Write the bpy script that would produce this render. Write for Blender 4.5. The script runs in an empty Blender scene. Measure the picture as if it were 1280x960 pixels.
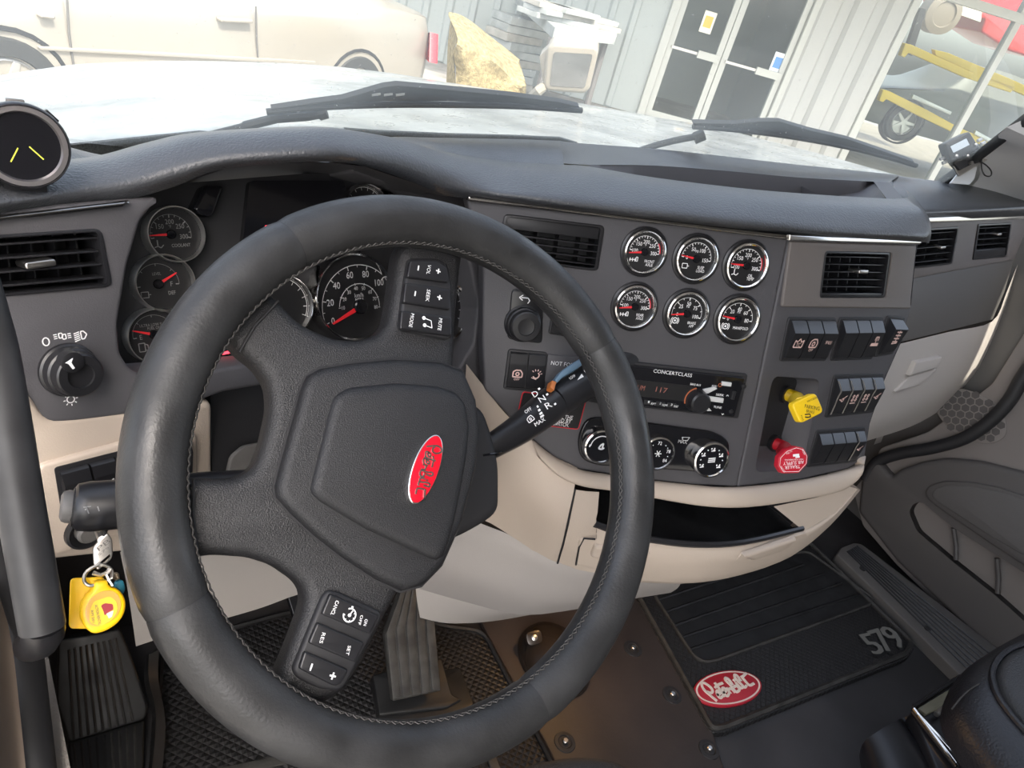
import bpy, bmesh, math, random
from mathutils import Vector, Matrix
from mathutils.geometry import tessellate_polygon
random.seed(7)
PI = math.pi
SC = bpy.context.scene
COL = SC.collection
VS = SC.view_settings

# ------------------------------------------------------------------ camera
FPX = 895.0
def V3(*a): return Vector(a if len(a) > 1 else a[0])
_X = V3(1510, -100, 895).normalized()
_D = V3(-434, 1465, 895).normalized()
_D = (_D - _X * _D.dot(_X)).normalized()
_Y = _X.cross(_D)
if _Y.z < 0: _Y = -_Y
CAM = V3(0, 0, 1.15)                                  # cab floor is z = 0, the lens 1.15 m above it
def ray(px, py):
    c = V3(px - 640, py - 480, FPX)
    return V3(_X.dot(c), _Y.dot(c), -_D.dot(c))
cd = bpy.data.cameras.new('camera'); cam = bpy.data.objects.new('camera', cd); COL.objects.link(cam)
cd.sensor_width = 36; cd.lens = FPX / 1280 * 36; cd.clip_start = 0.02; cd.clip_end = 200
right = V3(_X.x, _Y.x, -_D.x); down = V3(_X.y, _Y.y, -_D.y); fwd = V3(_X.z, _Y.z, -_D.z)
m = Matrix((right, -down, -fwd)).transposed().to_4x4(); m.translation = CAM
cam.matrix_world = m
SC.camera = cam

# ------------------------------------------------------------------ world, sun, exposure
w = bpy.data.worlds.new('sky'); SC.world = w; w.use_nodes = True
nt = w.node_tree
sky = nt.nodes.new('ShaderNodeTexSky'); sky.sky_type = 'NISHITA'; sky.sun_disc = False
sky.sun_elevation = math.radians(50); sky.sun_rotation = math.radians(200)
sky.dust_density = 4.0; sky.air_density = 1.0; sky.ozone_density = 0.6
bg = nt.nodes['Background']; bg.inputs['Strength'].default_value = 0.16
hs = nt.nodes.new('ShaderNodeHueSaturation'); hs.inputs['Saturation'].default_value = .6   # hazy sky
nt.links.new(sky.outputs[0], hs.inputs['Color']); nt.links.new(hs.outputs[0], bg.inputs['Color'])
sd = bpy.data.lights.new('sun', 'SUN'); sd.energy = 1.9; sd.angle = math.radians(0.6); sd.color = (1, .93, .8)
sun = bpy.data.objects.new('sun', sd); COL.objects.link(sun)
sun.rotation_euler = V3(-.06, .60, -.80).to_track_quat('-Z', 'Y').to_euler()
sun.location = (0, -4, 9)
VS.view_transform = 'Standard'; VS.look = 'None'; VS.gamma = 1; VS.use_curve_mapping = False
VS.exposure = 1.95

# ------------------------------------------------------------------ helpers: placing
def aty(px, py, y): r = ray(px, py); return CAM + r * ((y - CAM.y) / r.y)
def atx(px, py, x): r = ray(px, py); return CAM + r * ((x - CAM.x) / r.x)
def atz(px, py, z): r = ray(px, py); return CAM + r * ((z - CAM.z) / r.z)
def atd(px, py, d): return CAM + ray(px, py).normalized() * d

class Fr:
    """A working plane: origin, u to the right, v up, n towards the room."""
    def __init__(s, o, u, n):
        s.o = V3(o); s.n = V3(n).normalized(); u = V3(u)
        s.u = (u - s.n * u.dot(s.n)).normalized(); s.v = s.n.cross(s.u)
    def p(s, a, b, c=0.0): return s.o + s.u * a + s.v * b + s.n * c
    def hit(s, px, py, c=0.0):
        r = ray(px, py); o = s.o + s.n * c
        return CAM + r * ((o - CAM).dot(s.n) / r.dot(s.n))
    def ab(s, px, py, c=0.0):
        d = s.hit(px, py, c) - s.o
        return (d.dot(s.u), d.dot(s.v))
    def ab3(s, p):
        d = V3(p) - s.o; return (d.dot(s.u), d.dot(s.v))
    def at(s, px, py, rot=0.0, c=0.0):
        u = s.u * math.cos(rot) + s.v * math.sin(rot)
        return Fr(s.hit(px, py, c), u, s.n)
    def off(s, c): return Fr(s.o + s.n * c, s.u, s.n)
    def tilt(s, ax, ay):
        n = (s.n + s.u * ax + s.v * ay).normalized(); return Fr(s.o, s.u, n)

# ------------------------------------------------------------------ helpers: mesh building
def cr(pts, n, closed=False):
    """Catmull-Rom through points (tuples of any length)."""
    P = [tuple(p) for p in pts]; N = len(P); out = []
    for i in range(N if closed else N - 1):
        if closed: a, b, c, d = P[i-1], P[i], P[(i+1) % N], P[(i+2) % N]
        else: a, b, c, d = P[max(i-1, 0)], P[i], P[i+1], P[min(i+2, N-1)]
        for k in range(n):
            t = k / n; t2 = t*t; t3 = t2*t
            out.append(tuple(.5*((2*q) + (r-p)*t + (2*p-5*q+4*r-s)*t2 + (3*q-p-3*r+s)*t3) for p, q, r, s in zip(a, b, c, d)))
    if not closed: out.append(P[-1])
    return out

def rounded(poly, r, n=4):
    """Round the corners of a 2-D polygon; r may be a list."""
    out = []; N = len(poly)
    for i in range(N):
        rr = r[i] if isinstance(r, (list, tuple)) else r
        p = Vector(poly[i]); a = Vector(poly[i-1]) - p; b = Vector(poly[(i+1) % N]) - p
        la, lb = a.length, b.length
        if rr <= 0 or la < 1e-9 or lb < 1e-9: out.append(tuple(p)); continue
        rr = min(rr, la*.48, lb*.48)
        s = p + a/la*rr; e = p + b/lb*rr
        for k in range(n+1):
            t = k/n; q = s*(1-t)**2 + p*2*t*(1-t) + e*t*t
            out.append(tuple(q))
    return out

def rect(a0, a1, b0, b1, r=0.0, n=4):
    q = [(a0, b0), (a1, b0), (a1, b1), (a0, b1)]
    return rounded(q, r, n) if r else q
def ell(a, b, ra, rb, n=40, rot=0.0):
    c, s = math.cos(rot), math.sin(rot)
    return [(a + ra*math.cos(t)*c - rb*math.sin(t)*s, b + ra*math.cos(t)*s + rb*math.sin(t)*c) for t in [2*PI*k/n for k in range(n)]]
def area2(p): return sum(p[i-1][0]*p[i][1] - p[i][0]*p[i-1][1] for i in range(len(p)))/2
def inset(poly, d):
    """Move a counter-clockwise polygon inwards by d (mitred)."""
    N = len(poly); out = []
    for i in range(N):
        p = Vector(poly[i]); a = p - Vector(poly[i-1]); b = Vector(poly[(i+1) % N]) - p
        if a.length < 1e-9: a = b
        if b.length < 1e-9: b = a
        if a.length < 1e-9: out.append(tuple(p)); continue
        a.normalize(); b.normalize()
        na = Vector((-a.y, a.x)); nb = Vector((-b.y, b.x)); mm = na + nb
        if mm.length < .3: mm = na
        else:
            mm.normalize(); k = max(mm.dot(na), .5); mm = mm / k
        out.append(tuple(p + mm*d))
    return out

_tcache = {}
def textmesh(s, bold=False):
    if s in _tcache: return _tcache[s]
    cu = bpy.data.curves.new('t', 'FONT'); cu.body = s; cu.size = 1; cu.resolution_u = 2
    ob = bpy.data.objects.new('t', cu); COL.objects.link(ob)
    dg = bpy.context.evaluated_depsgraph_get(); dg.update()
    me = ob.evaluated_get(dg).to_mesh()
    vs = [tuple(v.co)[:2] for v in me.vertices]; fs = [tuple(p.vertices) for p in me.polygons]
    ob.evaluated_get(dg).to_mesh_clear()
    bpy.data.objects.remove(ob); bpy.data.curves.remove(cu)
    x0 = min(v[0] for v in vs); x1 = max(v[0] for v in vs); y0 = min(v[1] for v in vs); y1 = max(v[1] for v in vs)
    vs = [((x-(x0+x1)/2), (y-(y0+y1)/2)) for x, y in vs]
    _tcache[s] = (vs, fs, x1-x0, y1-y0); return _tcache[s]

class MB:
    """Collects faces in world space; build() links them as ONE mesh object."""
    def __init__(s): s.V = []; s.F = []; s.M = []
    def add(s, vs, fs, m=0):
        k = len(s.V); s.V.extend([tuple(v) for v in vs])
        for f in fs: s.F.append(tuple(i+k for i in f)); s.M.append(m)
        return s
    def grid(s, G, m=0, cu=False, cv=False):
        nu, nv = len(G), len(G[0]); fs = []
        for i in range(nu if cu else nu-1):
            for j in range(nv if cv else nv-1):
                i2, j2 = (i+1) % nu, (j+1) % nv
                fs.append((i*nv+j, i2*nv+j, i2*nv+j2, i*nv+j2))
        return s.add([p for row in G for p in row], fs, m)
    def loft(s, cols, nu=4, nv=3, m=0, thick=0.0, closed=False):
        """cols: columns of 3-D points, smoothed both ways."""
        A = [cr(c, nv) for c in cols]
        B = [cr([a[j] for a in A], nu, closed) for j in range(len(A[0]))]
        G = [[V3(B[j][i]) for j in range(len(B))] for i in range(len(B[0]))]
        s.grid(G, m, cu=closed)
        if thick:
            nu_, nv_ = len(G), len(G[0]); H = []
            for i in range(nu_):
                row = []
                for j in range(nv_):
                    du = G[min(i+1, nu_-1)][j] - G[max(i-1, 0)][j]; dv = G[i][min(j+1, nv_-1)] - G[i][max(j-1, 0)]
                    n = du.cross(dv); n = n.normalized() if n.length > 1e-12 else V3(0, 0, 1)
                    row.append(G[i][j] + n*thick)
                H.append(row)
            s.grid(H, m)
            edge = [(i, 0) for i in range(nu_)] + [(nu_-1, j) for j in range(1, nv_)] + [(i, nv_-1) for i in range(nu_-2, -1, -1)] + [(0, j) for j in range(nv_-2, 0, -1)]
            ev = [G[i][j] for i, j in edge] + [H[i][j] for i, j in edge]; n = len(edge)
            s.add(ev, [(k, (k+1) % n, n+(k+1) % n, n+k) for k in range(n)], m)
        return s
    def slab(s, fr, poly, w0, w1, bev=0.0, m=0, holes=(), seg=3, mtop=None, back=False):
        """Extruded outline with a rounded front edge and, if wanted, holes through it."""
        poly = list(poly)
        if area2(poly) < 0: poly.reverse()
        n = len(poly); rings = [(poly, w0)]
        if bev:
            for k in range(seg+1):
                t = k/seg*PI/2
                rings.append((inset(poly, bev*(1-math.cos(t))), w1 - bev*(1-math.sin(t))))
        else: rings.append((poly, w1))
        vs = [fr.p(a, b, w_) for pl, w_ in rings for a, b in pl]
        fs = [(r*n+i, r*n+(i+1) % n, (r+1)*n+(i+1) % n, (r+1)*n+i) for r in range(len(rings)-1) for i in range(n)]
        s.add(vs, fs, m)
        top = rings[-1][0]; loops = [[V3(a, b, 0) for a, b in top]]; flat = list(top)
        for h in holes:
            h = list(h)
            if area2(h) > 0: h.reverse()
            hb = bev*.6
            ht = inset(h, -0.0)
            loops.append([V3(a, b, 0) for a, b in ht]); flat += ht; k = len(h)
            s.add([fr.p(a, b, w1) for a, b in h] + [fr.p(a, b, w0) for a, b in h], [(i, (i+1) % k, k+(i+1) % k, k+i) for i in range(k)], m)
        s.add([fr.p(a, b, w1) for a, b in flat], [tuple(t) for t in tessellate_polygon(loops)], m if mtop is None else mtop)
        if back: s.add([fr.p(a, b, w0) for a, b in poly], [tuple(reversed(t)) for t in tessellate_polygon([[V3(a, b, 0) for a, b in poly]])], m)
        return s
    def pslab(s, fr, px, w0, w1, r=0.0, bev=0.0, m=0, c=None, **k):
        """slab whose outline is given on the plane c (default: its front)."""
        c = w1 if c is None else c
        q = [fr.ab(x, y, c) for x, y in px]
        return s.slab(fr, rounded(q, r) if r else q, w0, w1, bev, m, **k)
    def lathe(s, fr, prof, n=32, m=0, a0=0.0, a1=2*PI):
        full = abs(a1-a0-2*PI) < 1e-6; k = n if full else n+1
        G = []
        for i in range(k):
            t = a0 + (a1-a0)*i/n
            G.append([fr.p(r*math.cos(t), r*math.sin(t), w_) for r, w_ in prof])
        return s.grid(G, m, cu=full)
    def ring(s, fr, r0, r1, t0, t1, w_, m=0, n=None):
        n = n or max(2, int(abs(t1-t0)/8)+1)
        vs = []
        for k in range(n+1):
            t = math.radians(t0 + (t1-t0)*k/n)
            vs += [fr.p(r0*math.cos(t), r0*math.sin(t), w_), fr.p(r1*math.cos(t), r1*math.sin(t), w_)]
        return s.add(vs, [(2*k, 2*k+1, 2*k+3, 2*k+2) for k in range(n)], m)
    def line(s, fr, p, q, t, w_, m=0):
        p = Vector(p); q = Vector(q); d = q-p
        if d.length < 1e-9: return s
        d.normalize(); nn = Vector((-d.y, d.x))*t/2
        return s.add([fr.p(*(p+nn), w_), fr.p(*(p-nn), w_), fr.p(*(q-nn), w_), fr.p(*(q+nn), w_)], [(0, 1, 2, 3)], m)
    def path(s, fr, pts, t, w_, m=0, closed=False):
        for i in range(len(pts) - (0 if closed else 1)): s.line(fr, pts[i], pts[(i+1) % len(pts)], t, w_, m)
        return s
    def text(s, fr, st, a, b, h, w_, m=0, rot=0.0, sx=1.0, shear=0.0):
        vs, fs, W, H = textmesh(st); k = h/.7 if not any(c.isdigit() or c.isupper() for c in st) else h/.7
        c, sn = math.cos(rot), math.sin(rot); out = []
        for x, y in vs:
            x, y = (x*sx + shear*y)*k, y*k
            out.append(fr.p(a + x*c - y*sn, b + x*sn + y*c, w_))
        return s.add(out, fs, m)
    def ptext(s, fr, st, p0, p1, hpx, w_, m=0, shear=0.0):
        """Text whose centre line runs from pixel p0 to p1, about hpx tall."""
        A = Vector(fr.ab(*p0, w_)); B = Vector(fr.ab(*p1, w_)); d = B-A; L = d.length; mid = (A+B)/2
        rot = math.atan2(d.y, d.x)
        vs, fs, W, H = textmesh(st)
        h = L * hpx / (Vector(p1)-Vector(p0)).length
        kx = L/W; ky = h/H; c, sn = math.cos(rot), math.sin(rot); out = []
        for x, y in vs:
            x, y = x*kx + shear*y*ky, y*ky
            out.append(fr.p(mid.x + x*c - y*sn, mid.y + x*sn + y*c, w_))
        return s.add(out, fs, m)
    def tube(s, pts, r, n=10, m=0, closed=False, caps=True, up=None):
        P = [V3(p) for p in pts]; N = len(P); G = []; prev = None
        for i in range(N):
            if closed: d = P[(i+1) % N] - P[i-1]
            else: d = P[min(i+1, N-1)] - P[max(i-1, 0)]
            d.normalize()
            if prev is None:
                a = V3(0, 0, 1) if abs(d.z) < .9 else V3(1, 0, 0); prev = (a - d*a.dot(d)).normalized()
            else: prev = (prev - d*prev.dot(d)).normalized()
            b = d.cross(prev); rr = r[i] if isinstance(r, (list, tuple)) else r
            G.append([P[i] + (prev*math.cos(2*PI*k/n) + b*math.sin(2*PI*k/n))*rr for k in range(n)])
        s.grid(G, m, cu=closed, cv=True)
        if caps and not closed:
            s.add(G[0], [tuple(range(n))], m); s.add(G[-1], [tuple(range(n-1, -1, -1))], m)
        return s
    def box(s, fr, a0, a1, b0, b1, c0, c1, m=0):
        vs = [fr.p(a, b, c) for c in (c0, c1) for b in (b0, b1) for a in (a0, a1)]
        return s.add(vs, [(0, 1, 3, 2), (4, 6, 7, 5), (0, 4, 5, 1), (2, 3, 7, 6), (0, 2, 6, 4), (1, 5, 7, 3)], m)
    def ball(s, c, rx, ry=None, rz=None, n=12, m=0):
        ry = ry or rx; rz = rz or rx; G = []
        for i in range(n):
            t = 2*PI*i/n
            G.append([V3(c) + V3(rx*math.sin(p)*math.cos(t), ry*math.sin(p)*math.sin(t), rz*math.cos(p)) for p in [PI*k/(n//2) for k in range(n//2+1)]])
        return s.grid(G, m, cu=True)
    def build(s, name, mats, parent=None, sharp=35, smooth=True, loc=None):
        me = bpy.data.meshes.new(name)
        o = bpy.data.objects.new(name, me); COL.objects.link(o)
        base = V3(0, 0, 0)
        if parent is not None:
            o.parent = parent; base = V3(parent['_base'])
            o['_base'] = base
        else:
            if loc is None:
                xs = [v[0] for v in s.V]; ys = [v[1] for v in s.V]; zs = [v[2] for v in s.V]
                loc = ((min(xs)+max(xs))/2, (min(ys)+max(ys))/2, min(zs))
            base = V3(loc); o.location = base; o['_base'] = base
        me.from_pydata([(x-base.x, y-base.y, z-base.z) for x, y, z in s.V], [], s.F)
        if not isinstance(mats, (list, tuple)): mats = [mats]
        for mt in mats: me.materials.append(mt)
        me.polygons.foreach_set('material_index', s.M)
        bm = bmesh.new(); bm.from_mesh(me)
        bmesh.ops.remove_doubles(bm, verts=bm.verts, dist=1e-6)
        bmesh.ops.recalc_face_normals(bm, faces=bm.faces)
        bm.to_mesh(me); bm.free()
        if smooth:
            me.polygons.foreach_set('use_smooth', [True]*len(me.polygons))
            me.set_sharp_from_angle(angle=math.radians(sharp))
        me.update(); return o

def thing(name, label, cat, loc, group=None):
    o = bpy.data.objects.new(name, None); COL.objects.link(o); o.location = V3(loc); o['_base'] = V3(loc)
    o.empty_display_size = .02; o['label'] = label; o['category'] = cat
    if group: o['group'] = group
    return o
def tag(o, label, cat, group=None):
    o['label'] = label; o['category'] = cat
    if group: o['group'] = group
    return o
def struct(o): o['kind'] = 'structure'; return o
def lab(o, t): o['label'] = t; return o

# ------------------------------------------------------------------ materials
MT = {}
def mat(name, col, rough=.5, metal=0.0, grain=None, var=None, coat=0.0, emit=None, spec=.5, rvar=None):
    """grain=(scale, strength, distance) fine relief; var=(scale, amount) colour wear; rvar=(scale, amount) uneven gloss."""
    mt = bpy.data.materials.new(name); mt.use_nodes = True; N = mt.node_tree.nodes; L = mt.node_tree.links
    b = N['Principled BSDF']; b.inputs['Base Color'].default_value = (*col, 1)
    b.inputs['Roughness'].default_value = rough; b.inputs['Metallic'].default_value = metal
    b.inputs['Coat Weight'].default_value = coat; b.inputs['Specular IOR Level'].default_value = spec
    if grain or var or rvar: tc = N.new('ShaderNodeTexCoord')
    if grain:
        t = N.new('ShaderNodeTexNoise'); t.inputs['Scale'].default_value = grain[0]; t.inputs['Detail'].default_value = 2
        L.new(tc.outputs['Object'], t.inputs['Vector'])
        bp = N.new('ShaderNodeBump'); bp.inputs['Strength'].default_value = grain[1]; bp.inputs['Distance'].default_value = grain[2]
        L.new(t.outputs['Fac'], bp.inputs['Height']); L.new(bp.outputs['Normal'], b.inputs['Normal'])
    if var:
        t = N.new('ShaderNodeTexNoise'); t.inputs['Scale'].default_value = var[0]; t.inputs['Detail'].default_value = 6
        L.new(tc.outputs['Object'], t.inputs['Vector'])
        rp = N.new('ShaderNodeValToRGB'); k = var[1]
        rp.color_ramp.elements[0].position = .35; rp.color_ramp.elements[1].position = .7
        rp.color_ramp.elements[0].color = (*[c*(1-k) for c in col], 1); rp.color_ramp.elements[1].color = (*[min(1, c*(1+k)) for c in col], 1)
        L.new(t.outputs['Fac'], rp.inputs['Fac']); L.new(rp.outputs['Color'], b.inputs['Base Color'])
    if rvar:
        t = N.new('ShaderNodeTexNoise'); t.inputs['Scale'].default_value = rvar[0]; t.inputs['Detail'].default_value = 4
        L.new(tc.outputs['Object'], t.inputs['Vector'])
        mr = N.new('ShaderNodeMapRange'); mr.inputs['From Min'].default_value = .3; mr.inputs['From Max'].default_value = .7
        mr.inputs['To Min'].default_value = max(.02, rough-rvar[1]); mr.inputs['To Max'].default_value = min(1, rough+rvar[1])
        L.new(t.outputs['Fac'], mr.inputs['Value']); L.new(mr.outputs[0], b.inputs['Roughness'])
    if emit:
        b.inputs['Emission Color'].default_value = (*emit[0], 1); b.inputs['Emission Strength'].default_value = emit[1]
    MT[name] = mt; return mt
PAD = mat('grained black vinyl', (.055, .058, .064), .36, grain=(420, .6, .0014), var=(14, .12))
PANEL = mat('charcoal dash plastic', (.072, .070, .076), .55, grain=(900, .35, .0005))
TAUPE = mat('taupe dash plastic', (.135, .12, .113), .55, grain=(900, .3, .0005))
GREYP = mat('mid grey plastic', (.11, .105, .10), .55, grain=(900, .3, .0005))
BEIGE = mat('beige grained plastic', (.48, .405, .335), .55, grain=(700, .3, .0006))
CREAM = mat('pale grey beige plastic', (.47, .44, .41), .55, grain=(700, .25, .0005))
KNEE = mat('grey knee panel plastic', (.34, .315, .295), .6, grain=(800, .25, .0005))
BLACK = mat('black satin plastic', (.014, .014, .016), .33)
BLACKM = mat('black matt plastic', (.016, .016, .018), .6)
GLOSS = mat('gloss black plastic', (.008, .008, .010), .12)
DIAL = mat('black gauge dial', (.008, .008, .009), .45)
CHROME = mat('chrome', (.78, .77, .75), .12, 1.0)
SATIN = mat('satin chrome', (.75, .74, .72), .28, 1.0)
DCHROME = mat('dark chrome strip', (.30, .29, .28), .18, 1.0)
STEEL = mat('brushed steel', (.55, .53, .5), .3, 1.0)
WHITE = mat('white printing', (.85, .85, .85), .6)
PRINT = mat('grey white printing', (.5, .5, .5), .6)
DIM = mat('dim grey printing', (.22, .22, .22), .6)
PINK = mat('pale lit legend', (.75, .52, .47), .6)
RED = mat('red plastic', (.55, .012, .025), .4)
NEEDLE = mat('red needle', (.75, .02, .03), .5)
REDGLOW = mat('red warning light', (.3, .01, .01), .5, emit=((1, .05, .08), .9))
YELLOW = mat('yellow plastic', (.80, .52, .01), .42)
LEATHER = mat('black wheel leather', (.027, .027, .0275), .47, grain=(420, .3, .0009), rvar=(26, .15), var=(18, .4))
GRAIN = mat('grained black wheel plastic', (.017, .017, .0185), .42, grain=(1000, .8, .0010))
PADM = mat('airbag cover plastic', (.0145, .0145, .016), .45, grain=(1100, .75, .0009))
THREAD = mat('grey stitching thread', (.05, .047, .044), .7)
RUBBER = mat('black floor rubber', (.018, .018, .020), .55, grain=(300, .3, .001), var=(9, .4))
MATR = mat('black mat rubber', (.010, .0105, .0115), .5, var=(25, .4), rvar=(30, .12))
WORN = mat('worn grey pedal rubber', (.036, .035, .033), .6, var=(40, .45), grain=(300, .3, .001))
FLOORV = mat('dark floor vinyl', (.03, .029, .031), .5, var=(6, .35), grain=(500, .3, .0008))
TUNNEL = mat('grey brown tunnel panel', (.034, .026, .023), .55, var=(7, .3), grain=(200, .2, .001))
# ------------------------------------------------------------------ dashboard planes
def kd(px):                                             # the dash recedes beyond the wheel, then the centre stack turns back towards the driver
    return 1 + .10*min(1, max(0, (px-400)/185)) - .14*min(1, max(0, (px-585)/400))
_a = aty(985, 295, .55*kd(985)); _b = atx(920, 605, _a.x); _c = aty(585, 250, .583*kd(585))
PC = Fr(_a, _a-_c, (_a-_c).cross(_a-_b))                 # centre panel
if PC.n.y > 0: PC = Fr(_a, _a-_c, -PC.n)
PR = Fr(_a, (.999, .04, 0), V3(.999, .04, 0).cross(_a-_b))   # switch stack
if PR.n.y > 0: PR = Fr(_a, (.999, .04, 0), -PR.n)
PL = Fr(atd(65, 325, .62), (.914, .405, 0), (.387, -.874, .29))      # left panel
PK = Fr(atd(440, 370, .80), (.975, .22, 0), (.2, -.88, .42))         # instrument cluster
PP = Fr(aty(1170, 307, .72), (.985, .17, 0), (.166, -.963, .21))     # passenger side
PB = Fr(PL.hit(100, 525), (.914, .405, 0), (.387, -.9, .12))         # lower left
def rpx(fr, px, py, r): return (fr.hit(px+r, py) - fr.hit(px-r, py)).length/2

dash = thing('dashboard', 'charcoal and beige wraparound dashboard with padded black vinyl top under the windscreen', 'dashboard', (.6, .7, .45))

# padded top: columns from the front lip over the crown to the foot of the windscreen
def A(px, py, y): return tuple(aty(px, py, y*kd(px)))
def AR(px, py, y): return tuple(aty(px, py, y))
def AH(px, py, y): return tuple(aty(px, py, y*(1 + (kd(px)-1)*.5)))
cols = [
 [(-.16,.50,.905), (-.165,.485,.925), (-.165,.50,.945), (-.15,.60,.962), (-.14,.72,.935), (-.13,.80,.86)],
 [(-.075,.53,.910), (-.08,.515,.93), (-.08,.53,.948), (-.06,.62,.965), (-.05,.74,.925), (-.05,.83,.845)],
 [A(0,266,.555), A(0,255,.548), A(0,240,.56), A(0,212,.64), (.0,.74,.905), (.0,.85,.845)],
 [A(94,254,.585), A(88,243,.577), A(80,230,.585), A(72,201,.66), (.06,.78,.885), (.06,.86,.845)],
 [A(160,249,.60), A(157,236,.592), A(156,220,.60), A(125,194,.67), (.10,.78,.89), (.10,.87,.85)],
 [A(219,233,.607), A(217,220,.598), A(212,204,.605), A(187,177,.675), (.14,.79,.90), (.14,.875,.86)],
 [A(281,211,.607), A(281,202,.598), A(281,188,.605), A(250,165,.675), (.18,.79,.91), (.18,.88,.87)],
 [A(400,202,.60), A(400,194,.592), A(400,180,.60), A(385,158,.675), (.255,.79,.925), (.255,.88,.885)],
 [A(456,208,.60), A(456,199,.592), A(456,184,.60), A(450,165,.675), (.30,.79,.925), (.30,.88,.89)],
 [A(519,229,.598), A(519,215,.59), A(519,196,.60), A(507,176,.68), AR(485,172,.78), AR(480,172,.88)],
 [A(552,243,.594), A(556,231,.586), A(560,212,.595), A(556,190,.68), AR(545,178,.79), AR(540,172,.88)],
 [A(585,248,.583), A(600,240,.574), A(612,231,.585), A(618,200,.68), AR(608,181,.80), AR(600,173,.88)],
 [A(640,254,.58), A(650,248,.566), A(655,238,.575), A(655,203,.68), AR(650,184,.79), AR(650,174,.88)],
 [A(700,261,.573), A(706,255,.559), A(712,243,.57), A(705,206,.68), AR(702,186,.79), AR(700,176,.88)]]
tops = [(736,207,221,184.5), (780,212,226,188), (850,219,235,194), (944,233,249,205.5), (1040,243,257,215), (1095,248,262,222)]
pad = MB()
# right half of the top, with a real shelf recess sunk into it
FA, FB, FC = [], [], []
fr_l = [(700,261,.573), (760,268,.569), (850,278,.562), (940,288,.554), (1040,297,.552), (1120,301,.553), (1152,303,.556)]
rid = [A(705,206,.68), A(736,208,.672), A(819,222,.65), A(944,237,.635), A(1050,245,.625), A(1108,248,.625), A(1128,248,.63)]
bak = [A(704,204,.69), A(736,206,.685), AH(819,207,.745), AH(912,214,.775), AH(1000,222,.785), AH(1092,227,.79), AH(1112,228,.79)]
win = [AR(700,176,.88), AR(725,179,.885), AR(819,186,.885), AR(912,196,.885), AR(1000,206,.885), AR(1099,216,.88), AR(1125,219,.88)]
colsR = []
for i, (x, y, d) in enumerate(fr_l):
    up = 8 if i < 6 else 6
    colsR.append([A(x, y, d), A(x+5, y-5, d-.014), A(x+10, y-up-10, d-.003), tuple((V3(A(x+10, y-up-10, d-.003))*.5 + V3(rid[i])*.5) + V3(0, -.006, .007)), rid[i]])
def front(c):
    F2, K = V3(c[2]), V3(c[3]); return [c[0], c[1], c[2], tuple(F2*.5 + K*.5 + V3(0, -.006, .007)), c[3]]
pad.loft([front(c) for c in cols[:-1]] + colsR, 4, 4)          # lip to crown, the whole width
pad.loft([c[3:] for c in cols], 4, 4)                          # crown to windscreen, left of the shelf
# rounded right end of the pad
endc = [colsR[-1], [A(1158,303,.575), A(1163,293,.575), A(1162,275,.60), A(1150,262,.63), A(1135,246,.66)], [A(1161,304,.64), A(1164,290,.66), A(1158,268,.70), A(1147,252,.72), A(1132,238,.74)], [AR(1158,300,.68), AR(1160,290,.70), AR(1150,262,.73), AR(1140,245,.75), AR(1122,228,.76)]]
pad.loft(endc, 4, 4)
pad.grid([[V3(a), V3(b)] for a, b in zip(cr(bak, 4), cr(win, 4))])
pad.grid([[V3(a), V3(b)] for a, b in zip(cr([rid[0], rid[0]], 2), cr([bak[0], rid[0]], 2))])
_f = [V3(p) for p in cr(cols[-1][3:], 4)]; pad.add(_f + [V3(win[0]), V3(bak[0])], [(i, i+1, len(_f)+1) for i in range(len(_f)-1)] + [(len(_f)-1, len(_f), len(_f)+1)])
pad.build('padded_top', PAD, dash, sharp=60)
# shelf recess: front wall, floor, back wall
dz = V3(0, 0, -.028)
rc, bc = [V3(p) for p in cr(rid[1:6], 4)], [V3(p) for p in cr(bak[1:6], 4)]
nn = len(rc); sh = MB(); G = []
for k in range(nn):
    t = min(1, k/4, (nn-1-k)/1.5 if k > nn-3 else 1); d = dz*t
    G.append([rc[k], rc[k] + d + V3(0, .003, 0), rc[k]*.5 + bc[k]*.5 + d, bc[k] + d*.9 - V3(0, .006, 0), bc[k]])
sh.grid(G); sh.grid([[rc[-1], V3(rid[6])], [bc[-1], V3(bak[6])]])
sh.build('shelf_recess', PANEL, dash, sharp=50)
# passenger side of the top
pp = MB()
pc = []
for (lx, ly), dl, k, wn in [((1120,273),.72,(1118,236),(1112,218)), ((1160,273),.73,(1160,240),(1158,224.5)), ((1220,271),.742,(1222,246),(1225,232)), ((1280,268),.753,(1282,252),(1285,238)), ((1345,264),.765,(1350,256),(1355,246))]:
    pc.append([AR(lx, ly+2, dl), AR(lx, ly-4, dl-.012), AR(lx, ly-12, dl-.005), AR(*k, dl+.06), AR(*wn, .885)])
pp.loft(pc, 4, 4); pp.build('passenger_top', PAD, dash, sharp=60)

# ---- panels with their openings
def q4(fr, *px): return [fr.ab(x, y) for x, y in px]
LV = [(-40,296), (126,285), (140,358), (-36,374)]
CV = [(630,267), (756,282), (747,339), (621,323)]
SV = [(1028,313), (1113,315), (1105,372), (1021,372)]
PV1 = [(1146,286), (1198,283), (1189,330), (1139,336)]
PV2 = [(1222,280), (1264,278), (1257,321), (1215,325)]
lp = [(-90,300), (0,262), (160,249), (200,247), (176,277), (160,333), (148,405), (151,442), (163,461), (183,471), (244,466), (331,452), (345,452), (340,480), (281,490), (237,506), (156,519), (94,528), (62,530), (44,524), (31,511), (20,480), (-110,480)]
MB().pslab(PL, lp, -.05, 0, .004, .004, holes=[rounded(q4(PL, *LV), .008)]).build('left_panel', PANEL, dash)
cp = [(583,247), (986,295), (921,609), (866,606), (819,601), (762,593), (725,587), (694,572), (662,547), (631,515), (606,487), (603,430), (604,336)]
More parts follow.
